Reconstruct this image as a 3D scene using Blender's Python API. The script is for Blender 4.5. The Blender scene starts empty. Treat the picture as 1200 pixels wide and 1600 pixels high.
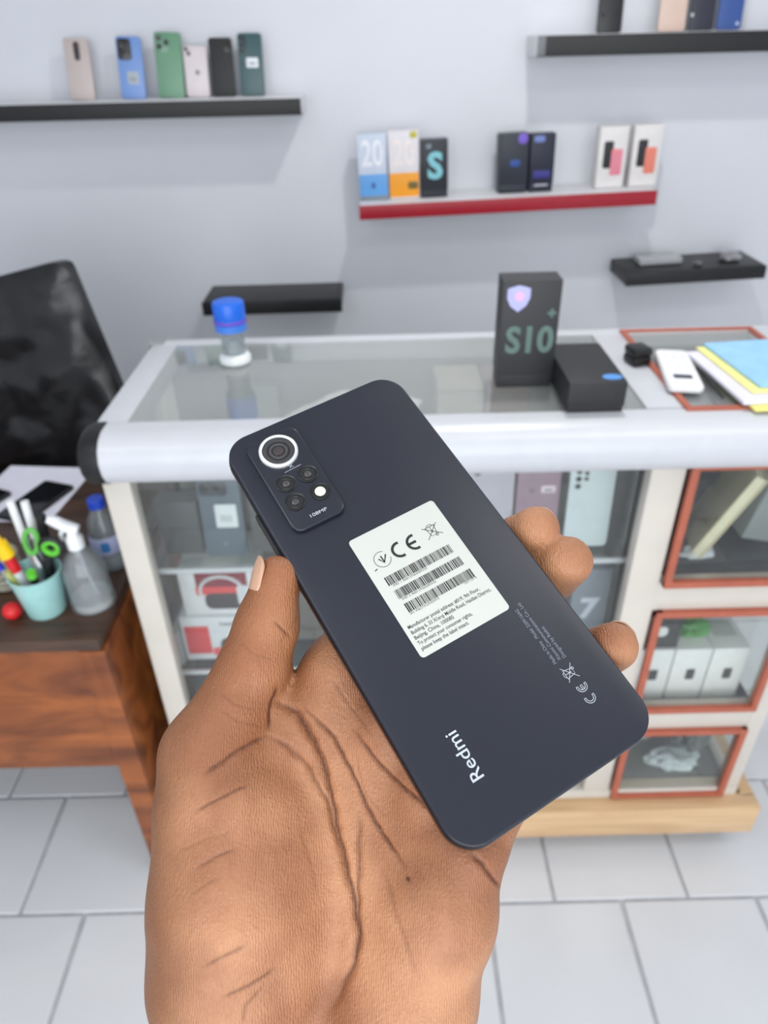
import bpy, bmesh, math, random
import numpy as np
from mathutils import Matrix, Vector, Euler
random.seed(4)
SC = bpy.context.scene
COL = SC.collection
R_ = math.radians

# ------------------------------------------------------------------ camera
FPX = 1113.0; PITCH = math.atan(735/1113.0); ROLL = .025; CAMZ = 1.62
cF = Vector((0, math.cos(PITCH), -math.sin(PITCH)))
cD0 = Vector((0, -math.sin(PITCH), -math.cos(PITCH)))
cX = Vector((1, 0, 0))
cR = cX*math.cos(ROLL) + cD0*math.sin(ROLL)
cD = -cX*math.sin(ROLL) + cD0*math.cos(ROLL)
cam = bpy.data.cameras.new('camera'); camo = bpy.data.objects.new('camera', cam); COL.objects.link(camo)
m = Matrix.Identity(4)
for i in range(3):
    m[i][0] = cR[i]; m[i][1] = -cD[i]; m[i][2] = -cF[i]
m[2][3] = CAMZ
camo.matrix_world = m
cam.sensor_fit = 'VERTICAL'; cam.sensor_height = 36; cam.lens = 36*FPX/1600
cam.clip_start = .01
cam.dof.use_dof = True; cam.dof.focus_distance = .238; cam.dof.aperture_fstop = 14.5
SC.camera = camo

# ------------------------------------------------------------------ light
w = bpy.data.worlds.new('world'); SC.world = w; w.use_nodes = True
w.node_tree.nodes['Background'].inputs[0].default_value = (.90, .95, 1, 1)
w.node_tree.nodes['Background'].inputs[1].default_value = .6
def area(name, loc, size, energy, color, target=None, sy=None):
    l = bpy.data.lights.new(name, 'AREA'); l.energy = energy; l.color = color; l.size = size
    if sy: l.shape = 'RECTANGLE'; l.size_y = sy
    o = bpy.data.objects.new(name, l); COL.objects.link(o); o.location = loc
    if target is not None:
        o.rotation_euler = (Vector(target)-Vector(loc)).to_track_quat('-Z', 'Y').to_euler()
    return o
area('ceiling_lamp_light', (.38, 1.48, 2.50), .09, 9, (1, .98, .95))
area('fill_light_left', (-.9, -.1, 2.60), 1.3, 5, (.97, .99, 1), sy=.3)  # added overhead fill, no tube fixture behind it
area('fill_light_right', (1.0, .3, 2.60), 1.3, 6, (1, .97, .94), sy=.3)  # second added overhead fill, slightly warmer
area('daylight_from_doorway', (0, -2.3, 1.5), 3.4, 62, (.93, .97, 1), target=(0, 2, 1.2), sy=2.3)
SC.view_settings.view_transform = 'Standard'; SC.view_settings.look = 'None'
SC.view_settings.gamma = 1; SC.view_settings.use_curve_mapping = False
SC.view_settings.exposure = 0.36

# ------------------------------------------------------------------ materials
def lin(c):
    return tuple((x/255/12.92) if x/255 <= .04045 else ((x/255+.055)/1.055)**2.4 for x in c)
MATS = {}
def mat(name, rgb, rough=.5, metal=0, var=.06, scale=30, bump=0, spec=.5, coat=0, emit=0, stretch=None):
    """procedural: base colour varied by a noise texture, optional fine bump"""
    if name in MATS: return MATS[name]
    M = bpy.data.materials.new(name); M.use_nodes = True; nt = M.node_tree; b = nt.nodes['Principled BSDF']
    c = lin(rgb)
    tc = nt.nodes.new('ShaderNodeTexCoord'); n = nt.nodes.new('ShaderNodeTexNoise'); n.inputs['Scale'].default_value = scale
    n.inputs['Detail'].default_value = 3
    if stretch:
        mp = nt.nodes.new('ShaderNodeMapping'); mp.inputs['Scale'].default_value = stretch
        nt.links.new(tc.outputs['Object'], mp.inputs[0]); nt.links.new(mp.outputs[0], n.inputs[0])
    else: nt.links.new(tc.outputs['Object'], n.inputs[0])
    r = nt.nodes.new('ShaderNodeValToRGB')
    r.color_ramp.elements[0].position = .3; r.color_ramp.elements[1].position = .7
    r.color_ramp.elements[0].color = (*[x*(1-var) for x in c], 1); r.color_ramp.elements[1].color = (*[min(1, x*(1+var)) for x in c], 1)
    nt.links.new(n.outputs[0], r.inputs[0]); nt.links.new(r.outputs[0], b.inputs['Base Color'])
    b.inputs['Roughness'].default_value = rough; b.inputs['Metallic'].default_value = metal
    b.inputs['Specular IOR Level'].default_value = spec; b.inputs['Coat Weight'].default_value = coat
    if bump:
        bp = nt.nodes.new('ShaderNodeBump'); bp.inputs['Strength'].default_value = bump; bp.inputs['Distance'].default_value = .004
        nt.links.new(n.outputs[0], bp.inputs['Height']); nt.links.new(bp.outputs[0], b.inputs['Normal'])
    if emit:
        b.inputs['Emission Color'].default_value = (*c, 1); b.inputs['Emission Strength'].default_value = emit
    MATS[name] = M; return M
def glassmat(name, tint=(235, 245, 242), rough=.0, alpha_mix=.9, base=.0):
    """clear pane: transparent with fresnel gloss (thin glass that lets light through)"""
    if name in MATS: return MATS[name]
    M = bpy.data.materials.new(name); M.use_nodes = True; nt = M.node_tree; nt.nodes.clear()
    out = nt.nodes.new('ShaderNodeOutputMaterial'); t = nt.nodes.new('ShaderNodeBsdfTransparent'); g = nt.nodes.new('ShaderNodeBsdfGlossy')
    d = nt.nodes.new('ShaderNodeBsdfDiffuse'); d.inputs[0].default_value = (.8, .82, .82, 1)
    t.inputs[0].default_value = (*lin(tint), 1); g.inputs['Roughness'].default_value = rough; g.inputs[0].default_value = (1, 1, 1, 1)
    nz = nt.nodes.new('ShaderNodeTexNoise'); nz.inputs['Scale'].default_value = 9
    mr = nt.nodes.new('ShaderNodeMapRange'); mr.inputs[3].default_value = base; mr.inputs[4].default_value = base*1.5+.012
    nt.links.new(nz.outputs[0], mr.inputs[0])
    f = nt.nodes.new('ShaderNodeFresnel'); ge = nt.nodes.new('ShaderNodeNewGeometry'); io = nt.nodes.new('ShaderNodeMapRange')
    io.inputs[3].default_value = 1.45; io.inputs[4].default_value = 1/1.45
    nt.links.new(ge.outputs['Backfacing'], io.inputs[0]); nt.links.new(io.outputs[0], f.inputs[0])
    m0 = nt.nodes.new('ShaderNodeMixShader'); nt.links.new(mr.outputs[0], m0.inputs[0]); nt.links.new(t.outputs[0], m0.inputs[1]); nt.links.new(d.outputs[0], m0.inputs[2])
    mx = nt.nodes.new('ShaderNodeMixShader'); nt.links.new(f.outputs[0], mx.inputs[0]); nt.links.new(m0.outputs[0], mx.inputs[1]); nt.links.new(g.outputs[0], mx.inputs[2])
    nt.links.new(mx.outputs[0], out.inputs[0]); MATS[name] = M; return M
def woodmat(name, c1, c2, scale=(2, 30, 30), rough=.4):
    M = bpy.data.materials.new(name); M.use_nodes = True; nt = M.node_tree; b = nt.nodes['Principled BSDF']
    tc = nt.nodes.new('ShaderNodeTexCoord'); mp = nt.nodes.new('ShaderNodeMapping'); mp.inputs['Scale'].default_value = scale
    n = nt.nodes.new('ShaderNodeTexNoise'); n.inputs['Scale'].default_value = 1.2; n.inputs['Detail'].default_value = 6; n.inputs['Distortion'].default_value = 1.2
    r = nt.nodes.new('ShaderNodeValToRGB'); r.color_ramp.elements[0].color = (*lin(c1), 1); r.color_ramp.elements[1].color = (*lin(c2), 1)
    r.color_ramp.elements[0].position = .32; r.color_ramp.elements[1].position = .68
    nt.links.new(tc.outputs['Object'], mp.inputs[0]); nt.links.new(mp.outputs[0], n.inputs[0]); nt.links.new(n.outputs[0], r.inputs[0])
    nt.links.new(r.outputs[0], b.inputs['Base Color']); b.inputs['Roughness'].default_value = rough
    bp = nt.nodes.new('ShaderNodeBump'); bp.inputs['Strength'].default_value = .15; bp.inputs['Distance'].default_value = .003
    nt.links.new(n.outputs[0], bp.inputs['Height']); nt.links.new(bp.outputs[0], b.inputs['Normal'])
    MATS[name] = M; return M

WALL = mat('wall_paint', (216, 218, 224), .75, var=.025, scale=2.5, bump=.05)
CEIL = mat('ceiling_paint', (230, 231, 233), .8, var=.02, scale=3)
TILE = mat('floor_tile_glaze', (222, 223, 225), .28, var=.03, scale=4, spec=.5)
GROUT = mat('grout', (188, 189, 192), .9, var=.1)
ALU = mat('white_aluminium', (197, 199, 204), .32, var=.02, spec=.6)
CREAM = mat('cream_aluminium', (204, 197, 187), .38, var=.03, scale=12)
REDTRIM = mat('terracotta_trim', (172, 92, 70), .5, var=.08, scale=40)
BLACKP = mat('black_plastic', (20, 20, 22), .42, var=.2)
BLACKM = mat('black_matte_card', (32, 32, 35), .55, var=.1)
WHITEP = mat('white_plastic', (235, 236, 238), .4, var=.02)
PAPER = mat('white_paper', (222, 220, 232), .7, var=.02)
GLASS = glassmat('cabinet_glass', tint=(249, 251, 250), base=.0)
GLASSTOP = glassmat('counter_top_glass', tint=(242, 244, 242), base=.13)  # pale diffuse haze stands in for dust and the reflected wall
CLEARP = glassmat('clear_plastic', tint=(228, 232, 234), rough=.08, base=.10)
LENS = mat('lens_glass', (10, 10, 13), .06, var=.1, spec=.8)
CHROME = mat('chrome', (225, 225, 228), .18, 1, var=.03)
BACKP = mat('cabinet_back_panel', (128, 128, 126), .6, var=.06, scale=6)
PLY = woodmat('pale_pine', (196, 158, 116), (222, 188, 146))
DESKW = woodmat('red_brown_wood', (96, 46, 18), (164, 92, 42), scale=(2.4, 9, 9), rough=.38)
DESKT = woodmat('dark_desk_top', (52, 36, 28), (84, 60, 46), scale=(3, 26, 26), rough=.35)
def col(name, rgb, rough=.45, **k): return mat(name, rgb, rough, **k)

# ------------------------------------------------------------------ mesh helpers
class MB:
    def __init__(s): s.bm = bmesh.new()
    def _merge(s, b, M=None):
        if M is not None: bmesh.ops.transform(b, matrix=M, verts=b.verts)
        me = bpy.data.meshes.new('tmp'); b.to_mesh(me); b.free(); s.bm.from_mesh(me); bpy.data.meshes.remove(me); return s
    def box(s, c, size, bev=0, rot=None, seg=2, M=None):
        b = bmesh.new(); bmesh.ops.create_cube(b, size=1); bmesh.ops.scale(b, vec=size, verts=b.verts)
        if bev: bmesh.ops.bevel(b, geom=list(b.edges), offset=bev, segments=seg, affect='EDGES', profile=.6)
        X = Matrix.Translation(c) @ (rot.to_matrix().to_4x4() if rot else Matrix.Identity(4))
        return s._merge(b, (M @ X) if M else X)
    def cyl(s, p0, p1, r0, r1=None, n=24, cap=True):
        return s.tube([p0, p1], [r0, r0 if r1 is None else r1], n, cap)
    def tube(s, pts, rad, n=12, cap=True):
        pts = [Vector(p) for p in pts]; rad = rad if isinstance(rad, (list, tuple)) else [rad]*len(pts)
        b = bmesh.new(); rings = []; up = None
        for i, p in enumerate(pts):
            d = (pts[min(i+1, len(pts)-1)] - pts[max(i-1, 0)]).normalized()
            if up is None: up = d.orthogonal().normalized()
            up = (up - d*up.dot(d)).normalized(); sd = d.cross(up)
            rings.append([b.verts.new(p + (up*math.cos(a)+sd*math.sin(a))*rad[i]) for a in [2*math.pi*k/n for k in range(n)]])
        for i in range(len(rings)-1):
            for k in range(n): b.faces.new((rings[i][k], rings[i][(k+1) % n], rings[i+1][(k+1) % n], rings[i+1][k]))
        if cap: b.faces.new(rings[0][::-1]); b.faces.new(rings[-1])
        return s._merge(b)
    def lathe(s, prof, n=32, M=None):
        """profile (r,z) about local z"""
        b = bmesh.new(); rings = []
        for r, z in prof:
            rings.append([b.verts.new((max(r, 1e-5)*math.cos(2*math.pi*k/n), max(r, 1e-5)*math.sin(2*math.pi*k/n), z)) for k in range(n)])
        for i in range(len(rings)-1):
            for k in range(n): b.faces.new((rings[i][k], rings[i][(k+1) % n], rings[i+1][(k+1) % n], rings[i+1][k]))
        bmesh.ops.remove_doubles(b, verts=b.verts, dist=2e-5); bmesh.ops.recalc_face_normals(b, faces=b.faces)
        return s._merge(b, M)
    def loft(s, rings, M=None, cap=True):
        b = bmesh.new(); V = [[b.verts.new(p) for p in r] for r in rings]; n = len(V[0])
        for i in range(len(V)-1):
            for k in range(n): b.faces.new((V[i][k], V[i][(k+1) % n], V[i+1][(k+1) % n], V[i+1][k]))
        if cap: b.faces.new(V[0][::-1]); b.faces.new(V[-1])
        bmesh.ops.recalc_face_normals(b, faces=b.faces)
        return s._merge(b, M)
    def slab(s, w, h, z0, z1, rad, bev=.0006, c=(0, 0), M=None, seg=8, bseg=3):
        """rounded rectangle in local xy, thickness z0..z1, rounded edges"""
        rings = []
        for k in range(bseg+1):
            a = math.pi/2*k/bseg; ins = bev*(1-math.sin(a)); rings.append((ins, z0+bev*(1-math.cos(a))))
        for k in range(bseg+1):
            a = math.pi/2*k/bseg; ins = bev*(1-math.cos(a)); rings.append((ins, z1-bev*(1-math.sin(a))))
        R = []
        for ins, z in rings: R.append([(x+c[0], y+c[1], z) for x, y in rrect(w-2*ins, h-2*ins, max(rad-ins, 1e-4), seg)])
        return s.loft(R, M)
    def sphere(s, c, r, n=16, scale=(1, 1, 1), M=None):
        b = bmesh.new(); bmesh.ops.create_uvsphere(b, u_segments=n, v_segments=max(6, n//2), radius=r); bmesh.ops.scale(b, vec=scale, verts=b.verts)
        X = Matrix.Translation(c); return s._merge(b, (M @ X) if M else X)
    def strokes(s, lines, wd, z=0, M=None, z1=None):
        """flat ribbons of width wd following 2-D polylines (printed line art)"""
        b = bmesh.new()
        for L in lines:
            pts = [Vector((p[0], p[1])) for p in L]; prev = None
            closed = (pts[0]-pts[-1]).length < 1e-6
            for i, p in enumerate(pts):
                a = pts[i-1] if i else (pts[-2] if closed else p); c_ = pts[i+1] if i < len(pts)-1 else (pts[1] if closed else p)
                d = (c_-a).normalized(); nn = Vector((-d.y, d.x))*wd/2
                cur = (b.verts.new((p.x+nn.x, p.y+nn.y, z)), b.verts.new((p.x-nn.x, p.y-nn.y, z)))
                if prev: b.faces.new((prev[0], prev[1], cur[1], cur[0]))
                prev = cur
        bmesh.ops.recalc_face_normals(b, faces=b.faces)
        for f in b.faces:
            if f.normal.z < 0: f.normal_flip()
        return s._merge(b, M)
    def build(s, name, m_, parent=None, smooth=True, ang=40):
        me = bpy.data.meshes.new(name); s.bm.to_mesh(me); s.bm.free()
        o = bpy.data.objects.new(name, me); COL.objects.link(o)
        for mm in (m_ if isinstance(m_, (list, tuple)) else [m_]): me.materials.append(mm)
        if parent: o.parent = parent
        if smooth:
            for p in me.polygons: p.use_smooth = True
            me.set_sharp_from_angle(angle=R_(ang))
        return o
def rrect(w, h, r, seg=8):
    pts = []
    for cx, cy, a0 in ((w/2-r, h/2-r, 0), (-w/2+r, h/2-r, 90), (-w/2+r, -h/2+r, 180), (w/2-r, -h/2+r, 270)):
        for k in range(seg+1):
            a = R_(a0+90*k/seg); pts.append((cx+r*math.cos(a), cy+r*math.sin(a)))
    return pts
def arc(cx, cy, r, a0, a1, n=20, ry=None): return [(cx+r*math.cos(R_(a0+(a1-a0)*k/n)), cy+(ry or r)*math.sin(R_(a0+(a1-a0)*k/n))) for k in range(n+1)]
def tag(o, label, cat, group=None):
    o['label'] = label; o['category'] = cat
    if group: o['group'] = group
    return o
def thing(name, label, cat, loc=(0, 0, 0), rot=(0, 0, 0), group=None, M=None):
    o = bpy.data.objects.new(name, None); COL.objects.link(o); o.empty_display_size = .05
    if M is not None: o.matrix_world = M
    else: o.location = loc; o.rotation_euler = rot
    return tag(o, label, cat, group)
def struct(o): o['kind'] = 'structure'; return o
def text(s, size, m_, parent, M, name='lettering', bold=0, width=None, align='CENTER', ext=0):
    cu = bpy.data.curves.new('t', 'FONT'); cu.body = s; cu.size = size; cu.align_x = align; cu.align_y = 'CENTER'; cu.offset = bold; cu.extrude = ext
    cu.resolution_u = 3
    o = bpy.data.objects.new('t', cu); me = bpy.data.meshes.new_from_object(o)
    bpy.data.objects.remove(o); bpy.data.curves.remove(cu)
    if width:
        xs = [v.co.x for v in me.vertices]; k = width/(max(xs)-min(xs))
        me.transform(Matrix.Diagonal((k, 1, 1, 1)))
    me.transform(M); me.materials.clear(); me.materials.append(m_)
    t = bpy.data.objects.new(name, me); COL.objects.link(t); t.parent = parent; return t
UP = Matrix(((1, 0, 0, 0), (0, 0, -1, 0), (0, 1, 0, 0), (0, 0, 0, 1)))   # local xy -> xz, +z -> -y (faces the room)
T = Matrix.Translation

# ------------------------------------------------------------------ room
f = MB().box((0, .2, -.02), (5.4, 5.6, .04)).build('floor', GROUT, smooth=False); struct(f)
_tm = None
TS = .3
for j in range(-5, 9):
    y0 = .845 + (j-1)*TS                      # row 0 : .545-.845
    off = .061 if (j % 2) else .209           # running bond
    if j < -1: rng = range(-4, 4)
    else: rng = range(-7, 7)
    for i in rng:
        x = off + i*TS
        if _tm is None:
            o = MB().box((0, 0, 0), (TS-.0095, TS-.0085, .008), bev=.0012, seg=1).build('tile', TILE, f); _tm = o.data
        else:
            o = bpy.data.objects.new('tile', _tm); COL.objects.link(o); o.parent = f
        o.location = (x+TS/2, y0+TS/2, .0015+random.uniform(-.0003, .0003))
struct(MB().box((0, 2.70, 1.35), (5.4, .1, 2.7)).build('wall_back', WALL, smooth=False))
struct(MB().box((-2.65, .2, 1.35), (.1, 5.1, 2.7)).build('wall_left', WALL, smooth=False))
struct(MB().box((2.65, .2, 1.35), (.1, 5.1, 2.7)).build('wall_right', WALL, smooth=False))
struct(MB().box((0, .2, 2.75), (5.4, 5.1, .1)).build('ceiling', CEIL, smooth=False))
WY = 2.65; WF = 2.45

# ------------------------------------------------------------------ wall shelves
def shelf(name, label, x0, x1, z0, z1, fasc, top, tilt=0, group='wall shelves', fh=None, depth=None, yf=WF):
    cx = (x0+x1)/2; t = thing(name, label, 'shelf', (cx, WY, z0), (0, -tilt, 0), group)
    L = x1-x0; d = WY-yf; h = z1-z0
    MB().box((0, -d/2+.004, h/2), (L-.006, d-.008, h-.002), bev=.002).build('board', top, t)
    MB().box((0, -d+.002, h*.5-.001), (L, .006, h-.003), bev=.0012).build('fascia', fasc, t)
    return t
BLKF = mat('black_edge_band', (18, 18, 20), .5, var=.15, scale=60)
REDF = mat('crimson_edge_band', (160, 22, 40), .35, var=.06)
SHW = mat('white_laminate', (226, 226, 228), .5, var=.02)
sL = shelf('wall_shelf', 'long white wall shelf with black front edge and small gold shield, upper left', -1.75, -.218, 1.440, 1.487, BLKF, SHW)
g = MB().loft([[(x*.017-.155, -.2015-k*.002, z*.02+.023) for x, z in ((-.5, .5), (0, .62), (.5, .5), (.48, 0), (.25, -.4), (0, -.6), (-.25, -.4), (-.48, 0))] for k in (0, 1)]).build('shield_sticker', mat('gold_foil', (196, 186, 140), .35, var=.15), sL); g['label'] = 'small gold shield sticker'
sT = shelf('wall_shelf', 'white wall shelf with black front edge at the upper right corner', .478, 1.75, 1.572, 1.627, BLKF, SHW)
MB().box((-.625, -.2005, .027), (.022, .006, .048), bev=.001).build('end_clip', mat('grey_clip', (110, 112, 116), .4), sT)
sR = shelf('wall_shelf', 'white wall shelf with crimson red front edge', -.055, .90, 1.150, 1.196, REDF, SHW, tilt=.026)
sS = shelf('wall_shelf', 'short all black wall shelf behind the blue capped container', -.61, -.127, .838, .886, BLACKP, BLACKP, tilt=.004)
sQ = shelf('wall_shelf', 'short all black wall shelf on the right holding crumpled wrapping', .845, 1.318, .910, .955, BLACKP, BLACKP, tilt=.035)
def red_z(x): return 1.196 + (x-.4225)*math.tan(.026)

# ------------------------------------------------------------------ display phones
def cam_parts(t, cams, F, z, ring=None):
    for (u, v, r) in cams:
        o = MB().lathe([(0, 0), (r, 0), (r, .0008), (r*.86, .0011), (r*.82, .0007), (0, .0007)], 16, F @ T((u, v, z))).build('camera_lens', ring or LENS, t)
def display_phone(label, x, y, z, rgb, w=.075, h=.16, lean=10, yaw=0, cams=(), mod=None, sticker=None, group=None, rough=.3, name='smartphone', logo=None, roll=0, lenscol=None):
    t = thing(name, label, 'phone', (x, y, z), (0, 0, R_(yaw)), group)
    F = Matrix.Rotation(R_(-lean), 4, 'X') @ Matrix.Rotation(R_(roll), 4, 'Y') @ T((0, 0, 0)) @ UP @ T((0, h/2, 0))
    body = mat('phone_%d_%d_%d' % tuple(rgb), rgb, rough, var=.03, spec=.5)
    MB().slab(w, h, -.008, -.0006, .009, .0022, M=F).build('frame', mat('frame_%d_%d_%d' % tuple(rgb), [int(c*.8) for c in rgb], .35, .3), t)
    MB().slab(w-.0015, h-.0015, -.001, .0, .0085, .0006, M=F).build('back_panel', body, t)
    z0 = 0
    if mod:
        mx, my, mw, mh, mr, mc = mod
        MB().slab(mw, mh, 0, .0016, mr, .0006, c=(mx, my), M=F).build('camera_module', mat('mod_%d_%d_%d' % tuple(mc), mc, .2), t); z0 = .0016
    cam_parts(t, cams, F, z0, lenscol)
    if sticker:
        sx, sy, sw, sh, sc = sticker
        s = MB().slab(sw, sh, 0, .0004, .003, .0001, c=(sx, sy), M=F).build('sticker', mat('stk_%d_%d_%d' % tuple(sc), sc, .6), t)
        MB().strokes([[(sx-sw*.28, sy-sh*k), (sx+sw*.28, sy-sh*k)] for k in (.0, .1, .2)], .0014, .0006, M=F).build('print', mat('print_grey', (120, 120, 125), .7), s, smooth=False)
    if logo:
        lx, ly, lr, lc = logo
        MB().lathe([(0, 0), (lr, 0), (lr, .0003), (0, .0003)], 16, F @ T((lx, ly, 0))).build('emblem', mat('logo_%d_%d_%d' % tuple(lc), lc, .3), t)
    return t
ZL = 1.487; G = 'phones leaning on the upper left shelf'
display_phone('beige phone with dark oval camera strip, leftmost on upper left shelf', -.900, 2.560, ZL, (190, 176, 172), h=.163, lean=9, yaw=6, roll=3, mod=(0, .048, .017, .05, .0084, (52, 34, 36)), cams=[(0, .062, .006), (0, .048, .006), (0, .034, .006)], group=G)
display_phone('light blue phone with black camera block and square grey sticker', -.742, 2.560, ZL, (112, 146, 205), h=.165, lean=9, yaw=5, roll=3, mod=(-.014, .048, .040, .056, .009, (22, 22, 26)), cams=[(-.024, .062, .008), (-.004, .062, .008), (-.014, .040, .008)], sticker=(.004, -.026, .034, .034, (172, 180, 186)), group=G)
display_phone('tall green phone with three spaced lenses on upper left shelf', -.625, 2.565, ZL, (100, 146, 116), w=.080, h=.173, lean=9, yaw=4, roll=3, mod=(-.016, .056, .040, .046, .011, (104, 146, 120)), cams=[(-.025, .070, .008), (-.025, .048, .008), (-.004, .059, .008)], group=G)
display_phone('small blush white phone with two lenses and round grey emblem', -.545, 2.575, ZL, (214, 204, 206), w=.072, h=.136, lean=8, yaw=3, roll=2, mod=(-.022, .052, .026, .026, .007, (206, 196, 199)), cams=[(-.026, .058, .0055), (-.019, .047, .0055)], logo=(.003, -.002, .007, (130, 122, 126)), group=G)
o = display_phone('glossy black phone with faint centred writing on upper left shelf', -.462, 2.565, ZL, (20, 20, 23), w=.071, h=.155, lean=8, yaw=3, roll=1, mod=(.018, .052, .02, .024, .005, (14, 14, 16)), cams=[(.018, .052, .006)], group=G, rough=.5)
display_phone('dark teal phone with three lenses and white rounded sticker', -.373, 2.565, ZL, (48, 82, 86), w=.073, h=.165, lean=8, yaw=2, roll=1, mod=(-.022, .050, .022, .052, .009, (40, 66, 72)), cams=[(-.022, .066, .0065), (-.022, .050, .0065), (-.022, .034, .0065)], sticker=(.004, .006, .036, .026, (226, 230, 234)), group=G)
ZT = 1.627; G = 'phones standing on the upper right shelf'
display_phone('black phone alone at the left end of the upper right shelf', .710, 2.565, ZT, (20, 20, 24), w=.074, lean=8, cams=[(-.022, .06, .006), (-.022, -.035, .005)], group=G)
display_phone('pinkish gold phone on the upper right shelf', .896, 2.565, ZT, (212, 186, 172), w=.082, lean=8, cams=[(0, .06, .008)], group=G)
display_phone('dark navy grey phone between gold and blue ones, upper right shelf', .984, 2.565, ZT, (44, 46, 58), w=.074, lean=8, cams=[(-.022, .06, .006)], logo=(-.03, -.04, .005, (190, 195, 200)), group=G)
display_phone('bright blue phone, rightmost on the upper right shelf', 1.068, 2.565, ZT, (56, 84, 150), w=.074, lean=8, cams=[(-.022, .06, .006)], logo=(.024, -.064, .005, (190, 205, 225)), group=G)

# ------------------------------------------------------------------ product boxes
def carton(label, x, y, z, w, d, h, rgb, group=None, yaw=0, name='product_box', tilt=0, lid=True, rough=.45, bev=.0012):
    """upright retail box: tray + slide-on lid line, front face at local y=-d/2"""
    t = thing(name, label, 'box', (x, y, z), (0, -tilt, R_(yaw)), group)
    mm = mat('card_%d_%d_%d' % tuple(rgb), rgb, rough, var=.04)
    if lid:
        MB().box((0, 0, h*.09), (w-.002, d-.002, h*.18), bev=bev).build('tray', mm, t)
        MB().box((0, 0, h*.56), (w, d, h*.88), bev=bev).build('lid', mm, t)
    else: MB().box((0, 0, h/2), (w, d, h), bev=bev).build('carton', mm, t)
    return t
def panel(t, x, z, w, h, y, rgb, name='printed_panel', rad=.001, th=.0004, rough=.45):
    return MB().slab(w, h, 0, th, rad, th*.3, M=T((x, y, z)) @ UP).build(name, mat('pr_%d_%d_%d' % tuple(rgb), rgb, rough, var=.03), t)
G = 'retail boxes on the red edged shelf'; tl = .026
def rb(label, x, w, h, rgb, d=.055, **k): return carton(label, x, 2.535+d/2-.02, red_z(x)+.0005, w, d, h, rgb, G, tilt=tl, **k)
b = rb('pale box with light blue lower band, leftmost on the red edged shelf', -.006, .092, .193, (196, 206, 222), lid=False)
panel(b, 0, .040, .090, .076, -.0277, (96, 160, 222)); panel(b, 0, .008, .090, .012, -.0281, (120, 130, 140))
panel(b, 0, .045, .014, .018, -.0281, (60, 100, 160), 'emblem', .005)
W_GREY = mat('white_print', (232, 234, 240), .5)
text('20', .105, W_GREY, b, T((0, -.0281, .135)) @ UP, bold=.0015, width=.07)
b = rb('white box with orange lower band and yellow corner mark', .094, .096, .198, (222, 218, 222), lid=False)
panel(b, 0, .042, .094, .072, -.0277, (240, 158, 32)); panel(b, .032, .186, .022, .018, -.0281, (190, 180, 60), 'corner_mark', .004)
panel(b, .028, .040, .032, .022, -.0281, (110, 95, 40), 'emblem', .006)
text('20', .105, mat('pale_print', (236, 226, 222), .5), b, T((0, -.0281, .132)) @ UP, bold=.0015, width=.07)
b = rb('black box with large pale cyan letter S', .192, .086, .168, (34, 38, 46))
text('S', .105, mat('cyan_print', (130, 196, 206), .5), b, T((.002, -.0281, .09)) @ UP, bold=.004)
panel(b, -.018, .150, .016, .014, -.0280, (120, 130, 140), 'corner_mark', .003)
b = rb('charcoal box with blue emblem and violet seal on its lid', .446, .094, .172, (38, 42, 54), d=.07, bev=.006)
panel(b, .004, .088, .034, .020, -.0355, (40, 78, 150), 'emblem', .009); panel(b, .026, .158, .030, .030, -.0358, (120, 92, 196), 'seal', .013)
b = rb('navy black box with purple printed lines and blue oval seal', .537, .078, .168, (24, 28, 48))
panel(b, -.012, .154, .034, .018, -.0280, (110, 130, 190), 'seal', .008); panel(b, 0, .052, .054, .022, -.0280, (52, 48, 130), 'printed_band', .002)
panel(b, 0, .020, .044, .005, -.0280, (190, 192, 200), 'printed_line', .001)
def white_pbox(label, x, pink):
    b = rb(label, x, .090, .178, (222, 218, 216), d=.05)
    p = panel(b, -.014, .098, .030, .078, -.0254, (26, 26, 30), 'phone_picture', .006); p.data.transform(Matrix.Shear('XZ', 4, (.12, 0)) if False else Matrix.Identity(4))
    panel(b, .014, .076, .036, .076, -.0260, pink, 'phone_picture', .006)
    panel(b, .002, .108, .010, .014, -.0264, (232, 130, 120), 'picture_detail', .003)
    return b
white_pbox('white box picturing black and rose phones, beside the wall gap', .760, (222, 132, 148))
white_pbox('white box picturing black and coral phones, rightmost on red edged shelf', .868, (224, 128, 108))

# wrapping on right black shelf
def crumple(name, label, cat, loc, size, m_, seed=0, group=None, n=20, parent=None, amp=.35):
    b = bmesh.new(); bmesh.ops.create_icosphere(b, subdivisions=3, radius=1)
    from mathutils import noise
    for v in b.verts:
        k = 1+amp*noise.noise(v.co*2.2+Vector((seed*7.1, seed, 3)))+amp*.5*abs(noise.noise(v.co*5+Vector((seed, 2, seed))))
        v.co = Vector((v.co.x*k*size[0]/2, v.co.y*k*size[1]/2, max(v.co.z*k, -.75)*size[2]/2))
    zm = min(v.co.z for v in b.verts)
    for v in b.verts: v.co.z -= zm
    me = bpy.data.meshes.new(name); b.to_mesh(me); b.free(); o = bpy.data.objects.new(name, me); COL.objects.link(o); me.materials.append(m_)
    for p in me.polygons: p.use_smooth = True
    me.set_sharp_from_angle(angle=R_(25))
    o.location = loc
    if parent: o.parent = parent
    else: tag(o, label, cat, group)
    return o
def qz(x): return .955+(x-1.0815)*math.tan(.035)+.0008
t = thing('card_box', 'flat pale grey box lying on the right black shelf', 'box', (.985, 2.57, qz(.985)), (0, -.035, 0))
MB().box((0, 0, .008), (.145, .075, .016), bev=.002).build('carton', mat('pale_grey_card', (176, 176, 178), .6), t)
MB().box((0, 0, .0175), (.147, .077, .003), bev=.001).build('lid', mat('pale_grey_lid', (190, 190, 192), .55), t)
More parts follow.
